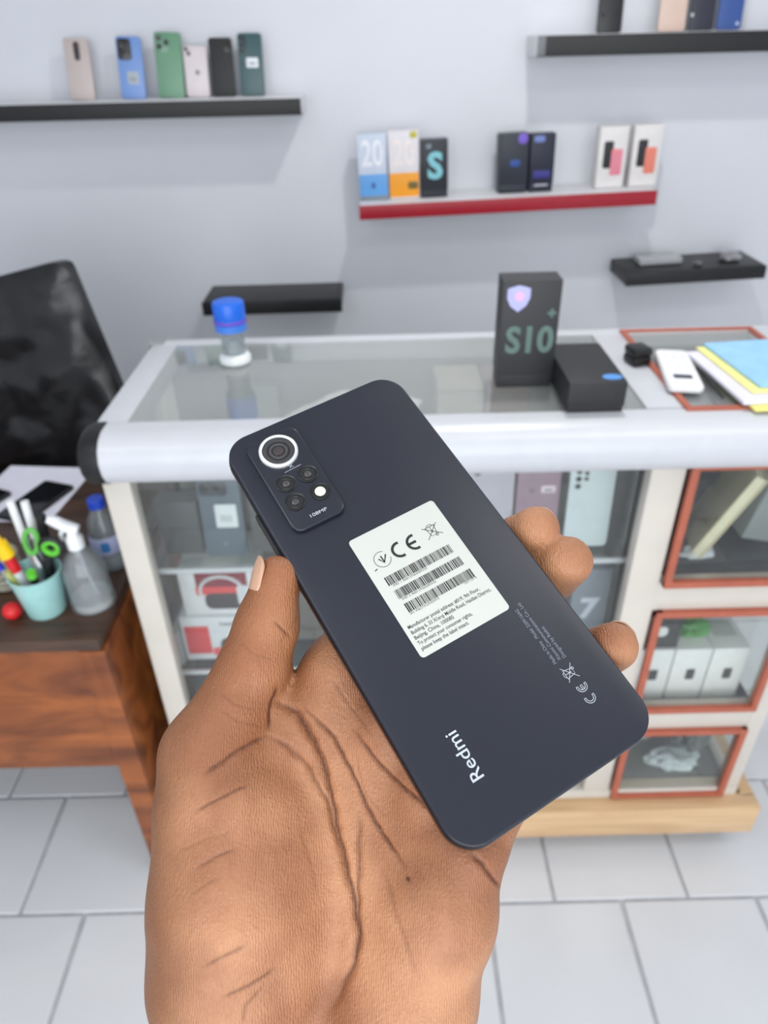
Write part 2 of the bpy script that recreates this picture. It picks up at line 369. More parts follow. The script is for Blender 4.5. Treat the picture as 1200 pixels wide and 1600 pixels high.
crumple('plastic_wrap', 'crumpled clear plastic wrap at right end of the right black shelf', 'wrapping', (1.225, 2.54, qz(1.225)), (.07, .06, .03), mat('silvery_wrap', (150, 150, 152), .25, var=.3), 3)
crumple('plastic_wrap', 'tiny scrap of plastic at the front of the right black shelf', 'wrapping', (1.10, 2.50, qz(1.10)), (.025, .03, .014), mat('silvery_wrap2', (110, 110, 112), .25, var=.3), 5)

# ------------------------------------------------------------------ display counter
CN = thing('display_counter', 'white aluminium and glass display counter on a pale wooden base', 'counter', (0, 1.0, 0))
def cb(c, s, m_, name, bev=.002, parent=CN, **k):
    return MB().box((c[0], c[1]-1.0, c[2]), s, bev=bev, **k).build(name, m_, parent)
XL, XM0, XM1, XR = -.455, .425, .492, .785
YB = 1.385
# front bullnose rail
prof = [(.0, .0), (-.02, .002), (-.036, .012), (-.045, .03), (-.047, .05), (-.040, .068), (-.026, .080), (-.006, .086), (.024, .086), (.024, .0)]
def rail(x0, x1, y, z, m_, name):
    return MB().loft([[(x, yy, z+zz) for yy, zz in prof] for x in (x0, x1)], M=T((0, y-1.0, 0))).build(name, m_, CN, ang=50)
rail(XL+.022, XR, .992, 1.044, ALU, 'front_rail')
# ribs on rail
cap = MB().loft([[(x, yy*sc, 1.087+(zz-.043)*sc) for yy, zz in prof] for x, sc in ((XL+.024, 1.03), (XL+.004, 1.03), (XL-.008, .9), (XL-.012, .6))], M=T((0, -.008, 0))).build('corner_cap', BLACKP, CN); cap['label'] = 'black plastic corner cap'
capr = MB().loft([[(x, yy*sc, 1.087+(zz-.043)*sc) for yy, zz in prof] for x, sc in ((XR-.002, 1.03), (XR+.012, 1.03), (XR+.02, .8))], M=T((0, -.008, 0))).build('corner_cap', BLACKP, CN)
# top frame
cb((XL+.030, 1.20, 1.108), (.052, YB-1.0+.0, .044), ALU, 'top_frame_bar', .008)
cb((.45, 1.20, 1.1095), (.064, .36, .041), ALU, 'top_frame_bar')
cb((XR-.030, 1.20, 1.1095), (.056, .36, .041), ALU, 'top_frame_bar')
cb((.16, YB-.012, 1.1095), (XR-XL-.01, .03, .042), ALU, 'top_frame_bar')
cb((XL+.012, YB-.01, 1.112), (.032, .034, .046), mat('grey_corner', (140, 142, 145), .4), 'rear_corner', .006)
# glass tops
g = cb((.0085, 1.19, 1.1265), (.815, .356, .005), GLASSTOP, 'glass_top', 0); g['label'] = 'clear glass top pane over the wide bay'
g = cb((.606, 1.19, 1.1265), (.246, .356, .005), GLASSTOP, 'glass_top', 0); g['label'] = 'small glass top pane over the side bay'
# red trim around the side top glass
for c, s in (((.606, 1.010, 1.1315), (.262, .010, .006)), ((.606, 1.366, 1.1315), (.262, .010, .006)), ((.480, 1.188, 1.1315), (.010, .346, .006)), ((.732, 1.188, 1.1315), (.010, .346, .006))):
    cb(c, s, REDTRIM, 'top_trim', .001)
# posts
def post(x0, x1, y, z0, z1, m_, name='post', d=.03): cb(((x0+x1)/2, y, (z0+z1)/2), (x1-x0, d, z1-z0), m_, name, .004)
post(XL, XL+.045, 1.0065, .1955, 1.05, CREAM); post(XM0+.01, XM1, 1.0065, .1955, 1.046, CREAM); post(.752, XR, 1.0065, .1955, 1.046, CREAM)
post(XL, XL+.035, YB-.02, .175, 1.09, CREAM); post(XM0+.02, XM1-.01, YB-.02, .175, 1.09, CREAM); post(.752, XR, YB-.02, .175, 1.09, CREAM)
# bottom rails
cb((.165, 1.006, .185), (XR-XL, .03, .022), CREAM, 'bottom_rail'); cb((XL+.012, 1.20, .19), (.02, .36, .03), CREAM, 'side_rail'); cb((XR-.012, 1.20, .19), (.02, .36, .03), CREAM, 'side_rail')
cb((XL+.010, 1.20, .640), (.004, .34, .86), GLASS, 'side_glass', 0); cb((XR-.010, 1.20, .640), (.004, .34, .86), GLASS, 'side_glass', 0)
g = cb((-.0, 1.002, .620), (.835, .004, .84), GLASS, 'front_glass', 0)
cb((.165, YB-.03, .640), (XR-XL-.03, .008, .90), BACKP, 'back_panel', 0)
cb((.165, 1.20, .192), (XR-XL-.03, .35, .010), mat('cabinet_floor_board', (120, 120, 118), .6), 'bottom_board', 0)
cb((.462, 1.20, .64), (.010, .35, .88), BACKP, 'divider_panel', 0)
# glass shelves with aluminium lips
for z in (.808, .545):
    cb((.005, 1.20, z), (.885, .30, .006), GLASS, 'glass_shelf', 0)
    cb((.005, 1.048, z), (.885, .006, .010), ALU, 'shelf_lip', .001)
# side bay fronts
cb((.165, 1.002, .1775), (XR-XL-.004, .026, .026), CREAM, 'bottom_rail', .001)
cross = [(.165, .205), (.408, .452), (.742, .786)]
cb((.622, 1.004, .150+.027), (.262, .028, .02), CREAM, 'cross_bar')
cb((.622, 1.006, .430), (.262, .026, .060), CREAM, 'cross_bar'); cb((.622, 1.006, .763), (.262, .026, .064), CREAM, 'cross_bar')
for z in (.430, .763): cb((.620, 1.20, z), (.30, .35, .012), mat('bay_shelf_board', (60, 60, 60), .6), 'bay_shelf')
LIN = mat('dark_bay_lining', (48, 48, 50), .6)
cb((.622, YB-.040, .62), (.30, .006, .86), LIN, 'bay_lining', 0); cb((.470, 1.20, .62), (.004, .33, .86), LIN, 'bay_lining', 0)
for z0, z1 in ((.791, 1.048), (.458, .733), (.176, .402)):
    x0, x1 = .497, .752; zc = (z0+z1)/2; t_ = .013
    d = MB()
    d.box((x0+t_/2, -.012, zc), (t_, .012, z1-z0), bev=.0015); d.box((x1-t_/2, -.012, zc), (t_, .012, z1-z0), bev=.0015)
    d.box(((x0+x1)/2, -.0125, z0+t_/2), (x1-x0, .012, t_), bev=.0015); d.box(((x0+x1)/2, -.0125, z1-t_/2), (x1-x0, .012, t_), bev=.0015)
    dd = d.build('door_trim', REDTRIM, CN); dd['label'] = 'terracotta red door trim'
    MB().box(((x0+x1)/2, -.006, zc), (x1-x0-.01, .003, z1-z0-.01)).build('pane', GLASS, dd)
# wooden base
for c, s in (((.16, .9725, .127), (1.335, .039, .092)), ((.812, 1.20, .127), (.030, .432, .092)), ((-.49, 1.20, .127), (.030, .432, .092)), ((.16, 1.43, .127), (1.335, .030, .092))):
    cb(c, s, PLY, 'base_board', .003)
cb((.16, 1.2, .157), (1.27, .44, .018), PLY, 'base_deck', .002)
# casters
def caster(x, y, a):
    M = T((x, y-1.0, .08)) @ Matrix.Rotation(a, 4, 'Z')
    c = MB(); c.box((0, 0, -.003), (.05, .05, .006), bev=.002, M=M); c.box((.012, .014, -.028), (.036, .003, .046), bev=.001, M=M); c.box((.012, -.014, -.028), (.036, .003, .046), bev=.001, M=M)
    c.box((.004, 0, -.008), (.03, .03, .008), bev=.002, M=M)
    c = c.build('caster', mat('zinc_caster', (150, 148, 138), .35, .8, var=.2), CN)
    k = MB().lathe([(0, -.009), (.02, -.009), (.024, -.006), (.024, .006), (.02, .009), (0, .009)], 20, M @ T((.018, 0, -.048)) @ Matrix.Rotation(math.pi/2, 4, 'X')).build('wheel', mat('grey_wheel', (90, 88, 84), .5), c)
caster(.775, 1.0, .5); caster(-.455, 1.0, 2.4); caster(.775, 1.39, .2); caster(-.455, 1.39, 1.5)

# ------------------------------------------------------------------ stock inside the wide bay
ZS1 = .8115; ZS2 = .5485; ZB = .198
G = 'stock behind the counter glass'
display_phone('slate blue phone with white label standing behind the counter glass', -.298, 1.085, ZS1, (84, 96, 108), w=.079, h=.166, lean=5, mod=(-.01, .060, .05, .028, .008, (50, 56, 64)), cams=[(-.024, .062, .008), (-.002, .062, .008)], sticker=(.008, .004, .040, .048, (222, 228, 230)), logo=(0, -.055, .004, (120, 128, 134)), group=G)
carton('dark grey box standing left of the labelled slate blue phone', -.380, 1.115, ZS1, .074, .04, .118, (66, 68, 70), G)
carton('charcoal box standing right of the labelled slate blue phone', -.208, 1.115, ZS1, .080, .04, .150, (78, 78, 78), G)
b = carton('white flat box, lowest of the pile behind the dark grey box', -.352, 1.235, ZS1, .085, .10, .118, (150, 148, 144), G, lid=False)
b = carton('white flat box with pale top, upper one behind the dark grey box', -.352, 1.235, ZS1+.119, .082, .09, .026, (208, 208, 210), G)
b = carton('pale blue small box topmost of the pile behind the glass', -.338, 1.235, ZS1+.1465, .055, .07, .028, (150, 180, 205), G, lid=False)
crumple('folded_cloth', 'grey brown crumpled cloth bag in the upper left counter corner', 'cloth bag', (-.418, 1.27, ZS1), (.03, .10, .17), mat('taupe_cloth', (112, 106, 96), .8, var=.3, scale=50), 2)
for i, (x, c, lab) in enumerate([(-.11, (46, 46, 50), 'black box standing in the counter behind the thumb side of the big phone'), (-.01, (180, 178, 172), 'light grey box standing in the middle of the counter'), (.09, (58, 60, 66), 'dark slate box standing in the counter left of the lavender phone')]):
    carton(lab, x, 1.18, ZS1, .085, .05, .15, c, G)
b = carton('white headset box with dark red band, upper one of the stacked pair', -.330, 1.15, ZS2+.118, .145, .13, .112, (214, 214, 216), G, lid=False)
panel(b, .010, .088, .10, .038, -.0655, (128, 34, 48)); panel(b, .0, .062, .085, .02, -.0656, (214, 70, 70)); panel(b, .01, .036, .075, .04, -.0658, (62, 54, 58), 'headset_picture', .015); panel(b, .05, .05, .025, .05, -.0662, (206, 208, 214), 'picture_detail', .008)
MB().tube([(x*.042+.008, -.0665, .062+z*.036) for x, z in arc(0, 0, 1, 200, -20, 12)], .0035, 6).build('headset_picture', mat('print_white2', (210, 212, 216), .5), b)
b = carton('white headset box with red corner, lower one of the stacked pair', -.335, 1.15, ZS2, .165, .14, .116, (210, 212, 216), G, lid=False)
panel(b, -.052, .055, .05, .075, -.0705, (206, 62, 66)); panel(b, .030, .036, .075, .05, -.0706, (70, 62, 66), 'headset_picture', .02); panel(b, -.005, .022, .04, .022, -.0708, (224, 90, 90), 'printed_band', .006)
text('headset', .015, mat('print_dark', (60, 60, 66), .5), b, T((.02, -.0709, .098)) @ UP)
carton('small light grey box left of the stacked headset boxes', -.428, 1.11, ZS2, .014, .09, .09, (160, 164, 164), G, lid=False)
b = carton('large dark slate box on the counter bottom at the left', -.29, 1.17, ZB, .26, .18, .30, (70, 78, 84), G)
b = carton('large charcoal box on the counter bottom in the middle', .02, 1.17, ZB, .24, .18, .26, (56, 56, 60), G)
b = carton('medium brown box on the counter bottom at the right', .29, 1.17, ZB, .22, .18, .20, (118, 92, 72), G)
for i, (x, c, lab) in enumerate([(-.16, (92, 88, 84), 'taupe box on the middle counter shelf behind the hand'), (.0, (180, 176, 168), 'cream box on the middle counter shelf'), (.12, (46, 48, 54), 'black box on the middle counter shelf')]):
    carton(lab, x, 1.17, ZS2, .10, .08, .17, c, G)
display_phone('silver lavender phone behind the glass, left of the mauve one', .196, 1.10, ZS1, (184, 178, 190), w=.088, h=.172, lean=4, cams=[(-.025, .07, .007)], group=G)
display_phone('mauve phone with small pale label behind the right counter glass', .283, 1.095, ZS1, (150, 122, 138), w=.080, h=.17, lean=4, group=G, sticker=(.018, .036, .026, .014, (224, 204, 216)), logo=(-.012, .034, .006, (128, 100, 116)))
display_phone('white phone with five dark lenses behind the right counter glass', .378, 1.088, ZS1, (206, 216, 220), w=.084, h=.175, lean=4, group=G, cams=[(-.026, .072, .0055), (-.026, .057, .0055), (-.026, .042, .0055), (-.012, .068, .004), (-.012, .057, .004)])
b = carton('black panel like box at the right end of the upper counter shelf', .4395, 1.17, ZS1, .026, .12, .19, (52, 54, 58), G, lid=False)
b = carton('grey box marked with a large pale 7 on the middle shelf', .410, 1.12, ZS2, .074, .05, .20, (124, 130, 140), G)
text('7', .07, mat('pale_seven', (196, 200, 214), .5), b, T((0, -.0256, .10)) @ UP, bold=.003)
b = carton('wide grey box left of the box marked 7', .30, 1.14, ZS2, .12, .05, .18, (120, 124, 132), G)
crumple('plastic_bag', 'white plastic bag lying under the glass top behind the big phone', 'bag', (-.055, 1.22, ZS1+.151), (.24, .17, .12), mat('white_bag', (240, 242, 240), .45), 8)
carton('brown box under the glass top behind the tall black box', .235, 1.27, ZS1, .08, .13, .27, (120, 92, 74), G)
carton('beige box under the glass top left of the brown box', .148, 1.28, ZS1, .085, .12, .27, (176, 166, 150), G)
carton('green grey box under the far left of the glass top', -.25, 1.325, ZS1, .09, .035, .245, (122, 132, 124), G)

# side bays
ZA, ZBB, ZC = .7695, .4365, .198
b = carton('dark grey flat box lying at the bottom of the top side bay', .62, 1.15, ZA, .22, .20, .03, (64, 66, 70), G)
t = thing('notebook', 'cream notebook leaning in the top side bay', 'book', (.590, 1.11, ZA+.036), (0, R_(22), R_(-16)))
MB().box((0, 0, .10), (.016, .12, .19), bev=.001).build('pages', mat('page_edge', (226, 218, 190), .7, stretch=(1, 200, 1)), t)
MB().box((-.0095, 0, .10), (.003, .125, .195), bev=.001).build('cover', mat('cream_cover', (216, 206, 172), .5), t); MB().box((.0095, 0, .10), (.003, .125, .195), bev=.001).build('cover', mat('cream_cover', (216, 206, 172), .5), t)
b = carton('pale grey box leaning beside the cream notebook', .705, 1.14, ZA+.046, .06, .10, .15, (150, 156, 158), G, lid=False, tilt=-.2)
crumple('plastic_bag', 'small clear plastic bag on the floor of the top side bay', 'bag', (.585, 1.065, ZA+.0305), (.06, .03, .025), mat('grey_bag', (196, 200, 204), .3, var=.2), 6)
b = carton('dark box at the back of the top side bay', .545, 1.24, ZA+.031, .07, .10, .19, (40, 40, 42), G)
for i, x in enumerate((.545, .622, .699)):
    b = carton(('white box with black mark, %s of the three in the middle side bay' % ('leftmost', 'central', 'rightmost')[i]), x, 1.10, ZBB, .073, .12, .145, (234, 234, 232), 'white boxes in the middle side bay', lid=False)
    panel(b, .004, .075, .018, .030, -.0605, (52, 52, 56), 'printed_mark', .004)
    MB().slab(.05, .05, 0, .0006, .004, .0002, M=T((0, 0, .1452))).build('top_label', mat('pale_label', (192, 196, 190), .6), b)
b = carton('black box with round white emblem on top of the white boxes', .548, 1.10, ZBB+.1465, .075, .11, .085, (36, 36, 38), G, lid=False)
panel(b, 0, .045, .022, .026, -.0555, (220, 224, 224), 'emblem', .010)
crumple('green_pouch', 'bright green pouch on top of the white boxes', 'pouch', (.632, 1.09, ZBB+.1465), (.065, .05, .04), mat('green_fabric', (70, 146, 62), .6, var=.2), 4)
b = carton('grey green box behind the green pouch in the middle side bay', .68, 1.25, ZBB, .12, .10, .24, (150, 154, 146), G)
BAG = mat('grey_poly', (138, 146, 148), .3, var=.3, scale=30, bump=.3)
BAG2 = mat('pale_poly', (190, 198, 200), .25, var=.2, scale=40, bump=.3)
crumple('plastic_bag', 'large crumpled grey plastic bag in the bottom side bay', 'bag', (.612, 1.18, ZC), (.20, .15, .19), BAG, 11, amp=.5)
crumple('plastic_bag', 'pale shiny plastic bag at the front of the bottom side bay', 'bag', (.655, 1.055, ZC), (.11, .05, .05), BAG2, 12, amp=.5)
crumple('plastic_bag', 'dark grey crumpled bag on top in the bottom side bay', 'bag', (.69, 1.07, ZC+.055), (.07, .06, .08), mat('dark_poly', (92, 98, 98), .4, var=.3), 14, amp=.5)

# ------------------------------------------------------------------ things on the counter
ZT_ = 1.1295
t = thing('capped_container', 'clear upright container with a bright blue cap on the counter glass', 'container', (-.268, 1.262, ZT_))
MB().lathe([(0, 0), (.026, 0), (.029, .003), (.029, .012), (.026, .016), (.021, .018), (0, .018)], 32).build('foot', mat('frosted_white', (222, 226, 226), .35), t)
MB().lathe([(.021, .018), (.0225, .022), (.0215, .045), (.026, .060), (.026, .072), (.024, .073), (.0200, .046), (.0205, .022)], 32).build('clear_body', CLEARP, t)
MB().lathe([(0, .019), (.013, .019), (.014, .036), (.010, .042), (0, .042)], 24).build('inner_core', mat('pale_core', (205, 210, 212), .35), t)
MB().lathe([(.0255, .062), (.0285, .062), (.0285, .074), (.0255, .074)], 32).build('clear_collar', mat('blue_collar', (62, 122, 214), .3), t)
MB().lathe([(.0, .072), (.027, .072), (.0285, .076), (.0285, .108), (.027, .112), (.022, .114), (0, .114)], 32).build('blue_cap', mat('bright_blue', (24, 100, 214), .3), t)
MB().lathe([(.0287, .076), (.0291, .077), (.0291, .081), (.0287, .082)], 32).build('violet_ring', mat('violet_band', (104, 74, 190), .4), t)
# tall S10 box
GB = 'black phone boxes on the counter'
b = carton('tall black box marked S10+ with a pale shield seal', .2405, 1.139, ZT_, .093, .050, .177, (44, 44, 47), GB, rough=.5)
GREENPR = mat('green_grey_print', (92, 116, 108), .5)
text('S10', .060, GREENPR, b, T((.002, -.0256, .080)) @ UP, bold=.0020, width=.078)
text('+', .026, GREENPR, b, T((.034, -.0256, .124)) @ UP, bold=.001)
sh = [(-.5, .42), (-.25, .5), (0, .56), (.25, .5), (.5, .42), (.5, .0), (.34, -.34), (0, -.6), (-.34, -.34), (-.5, 0)]
s = MB().loft([[(x*.036-.021, -.0251-k*.0006, .150+z*.036) for x, z in sh] for k in (0, 1)]).build('shield_seal', mat('lilac_seal', (178, 178, 226), .35), b)
MB().lathe([(0, 0), (.008, 0), (.008, .0004), (0, .0004)], 20, T((-.020, -.0258, .153)) @ UP).build('seal_centre', mat('pink_seal', (222, 176, 214), .35), s)
# flat box
t = thing('product_box', 'closed black box lying flat with a small blue oval sticker', 'box', (.332, 1.092, ZT_), (0, 0, R_(0)), GB)
MB().box((0, 0, .010), (.086, .166, .018), bev=.001).build('tray', BLACKM, t); MB().box((0, 0, .031), (.089, .170, .040), bev=.0015).build('lid', BLACKM, t)
MB().lathe([(0, 0), (.013, 0), (.013, .0005), (0, .0005)], 24, T((.026, -.064, .051)) @ Matrix.Diagonal((1.2, .8, 1, 1))).build('sticker', mat('sky_sticker', (86, 150, 220), .4), t)
# small black cube box
t = thing('jewel_case', 'tiny black rounded box on the white counter frame', 'case', (.458, 1.205, 1.1305), (0, 0, R_(14)))
MB().box((0, 0, .0085), (.034, .038, .016), bev=.004).build('base', BLACKP, t); MB().box((0, 0, .0245), (.035, .039, .015), bev=.005).build('lid', mat('black_lid', (20, 20, 22), .3), t)
# white device
ZG = 1.1295
t = thing('card_reader', 'white rounded handheld device with small dark screen on the side glass', 'device', (.508, 1.142, ZG+.0054), (0, 0, R_(-10.5)))
MB().slab(.056, .168, 0, .012, .012, .004).build('case', WHITEP, t)
MB().slab(.030, .016, .0118, .0128, .002, .0004, c=(0, -.042)).build('screen', mat('dark_screen', (52, 54, 64), .2), t)
for u in (-.014, 0, .014):
    for v in (.0, .022, .044): MB().slab(.008, .007, .0116, .0126, .002, .0004, c=(u, v)).build('key', mat('pale_key', (208, 210, 210), .5), t)
# papers on the side glass (they rest on its red trim)
ZG = 1.1348
def sheet(name, label, cat, loc, rz, w, d, th, m_, group=None, tilt=(0, 0)):
    t = MB().box((0, 0, th/2), (w, d, th), bev=min(.0008, th*.3), seg=1).build(name, m_, None); t.location = loc; t.rotation_euler = (tilt[0], tilt[1], rz); return tag(t, label, cat, group)
GP = 'papers piled on the side counter glass'
sheet('paper_sheet', 'yellow sheet sticking out lowest from the paper pile', 'paper', (.672, 1.107, ZG+.0003), R_(2), .21, .235, .004, mat('yellow_paper', (236, 226, 130), .7), GP)
sheet('paper_sheet', 'lilac white sheaf beneath the blue folder beside the white device', 'paper', (.658, 1.114, ZG+.0047), R_(3), .21, .215, .006, PAPER, GP)
sheet('paper_sheet', 'second yellow sheet between white sheaf and blue folder', 'paper', (.676, 1.135, ZG+.0112), R_(4), .20, .20, .003, mat('yellow_paper2', (238, 232, 150), .7), GP)
sheet('folder', 'light blue folder on top of the paper pile', 'folder', (.696, 1.146, ZG+.0147), R_(5), .21, .192, .005, mat('sky_blue_card', (150, 198, 232), .6), GP)
sheet('sticky_pad', 'small mustard pad tucked under the front of the blue folder', 'notepad', (.640, 1.0, ZG+.0046), R_(5), .07, .018, .006, mat('mustard', (214, 172, 40), .6))
t = MB().tube([(.545, 1.155, ZG+.004), (.547, 1.12, ZG+.004), (.543, 1.08, ZG+.004), (.540, 1.03, ZG+.004)], [.003, .004, .0035, .002], 8).build('pen', BLACKP); tag(t, 'dark pen lying beside the white sheaf on side glass', 'pen')

# ------------------------------------------------------------------ desk
DK = thing('desk', 'red brown wooden desk with a dark top at the left', 'desk', (-1.0, 1.2, 0))
def db(c, s, m_, name, bev=.003): return MB().box((c[0]+1.0, c[1]-1.2, c[2]), s, bev=bev).build(name, m_, DK)
db((-1.105, 1.225, .737), (1.19, .59, .026), DESKT, 'desk_top', .004)
db((-1.13, .950, .557), (1.16, .022, .330), DESKW, 'front_panel')
db((-.522, 1.215, .360), (.028, .56, .716), DESKW, 'side_panel')
db((-.545, .952, .360), (.022, .034, .716), DESKW, 'leg'); db((-1.68, 1.215, .360), (.028, .56, .716), DESKW, 'side_panel')
MB().lathe([(0, 0), (.009, 0), (.009, .001), (0, .001)], 14, T((.4745, -.2485, .42)) @ UP @ Matrix.Diagonal((.7, 1.5, 1, 1))).build('worn_chip', mat('worn_wood', (206, 150, 108), .6), DK)
for o_ in list(DK.children)[1:2]: pass
ZD = .7505
# papers & devices on desk
GD = 'papers on the desk'
sheet('paper_sheet', 'white sheet of paper at the back of the desk', 'paper', (-.835, 1.435, ZD), R_(-6), .22, .24, .003, PAPER, GD)
def tablet(label, loc, rz, w, d, th=.009):
    t = thing('tablet', label, 'tablet', loc, (0, 0, rz)); MB().slab(w, d, 0, th, .008, .002).build('case', BLACKP, t); MB().slab(w-.008, d-.008, th-.0008, th+.0004, .006, .0003).build('screen', mat('black_screen', (12, 12, 18), .12), t)
tablet('black phone lying on the white paper on the desk', (-.795, 1.385, ZD+.0032), R_(-20), .085, .16)
tablet('black tablet at the left on the desk with bluish shine', (-.955, 1.36, ZD+.0032), R_(-24), .11, .19)
# mint cup
CX, CY = -.630, 1.016
t = thing('pen_cup', 'mint green tapered pen cup on the desk', 'cup', (CX, CY, ZD))
MB().lathe([(0, .0), (.031, .0), (.034, .003), (.045, .089), (.0465, .091), (.0445, .0915), (.0425, .089), (.032, .006), (0, .005)], 40).build('cup_wall', mat('mint', (176, 226, 222), .35), t)
GPN = 'pens and tools in the mint cup'
def stick(name, label, cat, top, bot, r, parts):
    """parts: list of (t0,t1,r0,r1,material,name) along bot->top"""
    a = Vector(bot); b_ = Vector(top); t = thing(name, label, cat, bot, group=GPN)
    for t0, t1, r0, r1, m_, n_ in parts:
        p0 = (b_-a)*t0; p1 = (b_-a)*t1; k = 5
        MB().tube([p0.lerp(p1, i/k) for i in range(k+1)], [r0+(r1-r0)*i/k for i in range(k+1)], 14).build(n_, m_, t)
    return t
YEL = mat('yellow_plastic', (240, 196, 16), .35); RED = mat('red_plastic', (206, 24, 34), .35); GRN = mat('lime_plastic', (92, 190, 50), .35); BLU = mat('blue_plastic', (36, 44, 190), .3)
def inn(dx, dy, z=.012): return (CX+dx, CY+dy, ZD+z)
stick('glue_bottle', 'glue pen with yellow nozzle cap and red collar in the mint cup', 'glue', (CX-.040, CY-.012, ZD+.196), inn(-.008, -.010), .01, [(0, .48, .009, .009, mat('clear_white', (214, 218, 222), .3), 'barrel'), (.48, .66, .0095, .0095, RED, 'red_collar'), (.66, .82, .0135, .012, YEL, 'cap'), (.82, 1, .0075, .004, YEL, 'nozzle')])
stick('marker', 'white capped marker, left one of two in the mint cup', 'marker', (CX-.022, CY+.040, ZD+.215), inn(-.004, .018), .01, [(0, .6, .0065, .0065, mat('marker_grey', (170, 182, 182), .4), 'barrel'), (.6, 1, .0075, .007, WHITEP, 'cap')])
stick('marker', 'white capped marker, right one of two in the mint cup', 'marker', (CX+.003, CY+.040, ZD+.213), inn(.008, .018), .01, [(0, .65, .0065, .0065, mat('marker_grey', (170, 182, 182), .4), 'barrel'), (.65, 1, .0078, .007, WHITEP, 'cap')])
stick('pen', 'blue pen leaning left out of the mint cup', 'pen', (CX-.082, CY-.0, ZD+.165), inn(-.026, -.004, .03), .01, [(0, .5, .005, .005, mat('pen_grey', (150, 150, 170), .4), 'barrel'), (.5, 1, .006, .0055, BLU, 'cap')])
# scissors with green rings
t = thing('scissors', 'scissors with lime green and black ring handles in the mint cup', 'scissors', inn(.010, -.004, .01), group=GPN)
def ring(c, r1, r2, th, tilt, n=18):
    M = Matrix.Rotation(tilt, 3, 'Y'); return [Vector(c)+M @ Vector((r1*math.cos(2*math.pi*k/n), th*.2*math.sin(4*math.pi*k/n), r2*math.sin(2*math.pi*k/n))) for k in range(n+1)]
MB().tube(ring((.038, .0, .135), .017, .017, .004, .2), .0062, 10, cap=False).build('ring_handle', BLACKP, t)
MB().tube(ring((.038, -.002, .135), .0125, .0125, .003, .2), .0055, 10, cap=False).build('ring_grip', GRN, t)
MB().tube(ring((.004, .004, .145), .011, .026, .004, .25), .0048, 10, cap=False).build('ring_handle', mat('green_soft', (96, 178, 78), .4), t)
MB().tube([(.003, 0, .12), (.008, 0, .09), (.004, 0, .0)], [.006, .007, .003], 8).build('blade', CHROME, t); MB().tube([(.030, 0, .12), (.016, 0, .09), (.010, 0, .0)], [.008, .007, .003], 8).build('blade', BLACKP, t)
stick('screwdriver', 'black tool with lime green end low in the mint cup', 'tool', (CX+.012, CY-.030, ZD+.112), inn(.004, -.012), .01, [(0, .88, .006, .007, BLACKP, 'shaft'), (.88, 1, .009, .008, GRN, 'green_end')])
stick('marker', 'black marker standing upright at the back of the mint cup', 'marker', (CX+.028, CY+.030, ZD+.190), inn(.012, .015), .01, [(0, .6, .008, .008, BLACKP, 'barrel'), (.6, 1, .0095, .009, BLACKP, 'cap')])
stick('pencil', 'yellow green pencil stub at the left rim of the mint cup', 'pencil', (CX-.034, CY-.022, ZD+.108), inn(-.014, -.010), .01, [(0, 1, .006, .006, mat('olive_plastic', (180, 184, 110), .5), 'shaft')])
# bottles
t = thing('spray_bottle', 'clear spray bottle with white pump on the desk beside the mint cup', 'bottle', (-.5475, 1.030, ZD)); t.scale = (1.05, 1.05, 1.0)
MB().lathe([(0, 0), (.034, 0), (.038, .004), (.038, .018), (.036, .05), (.037, .075), (.034, .095), (.022, .118), (.013, .128), (.0125, .140), (.011, .140), (.0115, .128), (.02, .116), (.032, .094), (.0345, .07), (.0345, .02), (0, .003)], 36).build('clear_body', CLEARP, t)
MB().lathe([(0, .0035), (.033, .0035), (.0338, .02), (.0338, .024), (0, .024)], 32).build('liquid', mat('pale_liquid', (196, 194, 192), .2), t)
MB().lathe([(0, .132), (.014, .132), (.0145, .152), (.010, .158), (.008, .170), (0, .170)], 24).build('pump_collar', WHITEP, t)
MB().tube([(.012, 0, .170), (-.006, 0, .175), (-.022, 0, .186), (-.034, 0, .192)], [.008, .011, .010, .007], 12).build('spray_head', WHITEP, t)
MB().tube([(0, 0, .130), (.004, 0, .07), (.012, 0, .012)], .0022, 8).build('dip_tube', WHITEP, t)
MB().tube([(-.012, 0, .172), (-.020, 0, .160), (-.020, 0, .146)], [.005, .004, .003], 8).build('trigger', WHITEP, t)
t = thing('water_bottle', 'clear water bottle with blue cap standing behind the spray bottle', 'bottle', (-.548, 1.150, ZD)); t.scale = (1, 1, .92)
MB().lathe([(0, 0), (.026, 0), (.031, .006), (.031, .03), (.029, .036), (.031, .042), (.031, .095), (.0285, .108), (.024, .125), (.014, .146), (.0125, .152), (.0125, .160), (.0115, .160), (.0118, .146), (.022, .124), (.029, .094), (.029, .01), (0, .004)], 36).build('clear_body', CLEARP, t)
MB().lathe([(.0312, .048), (.0318, .049), (.0318, .089), (.0312, .090)], 36).build('label_band', mat('pale_lilac_label', (170, 172, 204), .5), t)
MB().slab(.016, .024, 0, .0006, .005, .0002, M=Matrix.Rotation(.25, 4, 'Z') @ T((0, -.0322, .069)) @ UP).build('label_mark', mat('blue_mark', (48, 116, 176), .5), t)
MB().lathe([(0, .172), (.014, .172), (.0158, .170), (.0162, .152), (.0145, .151), (0, .152)], 28).build('blue_cap', mat('cap_blue', (36, 74, 196), .4), t)
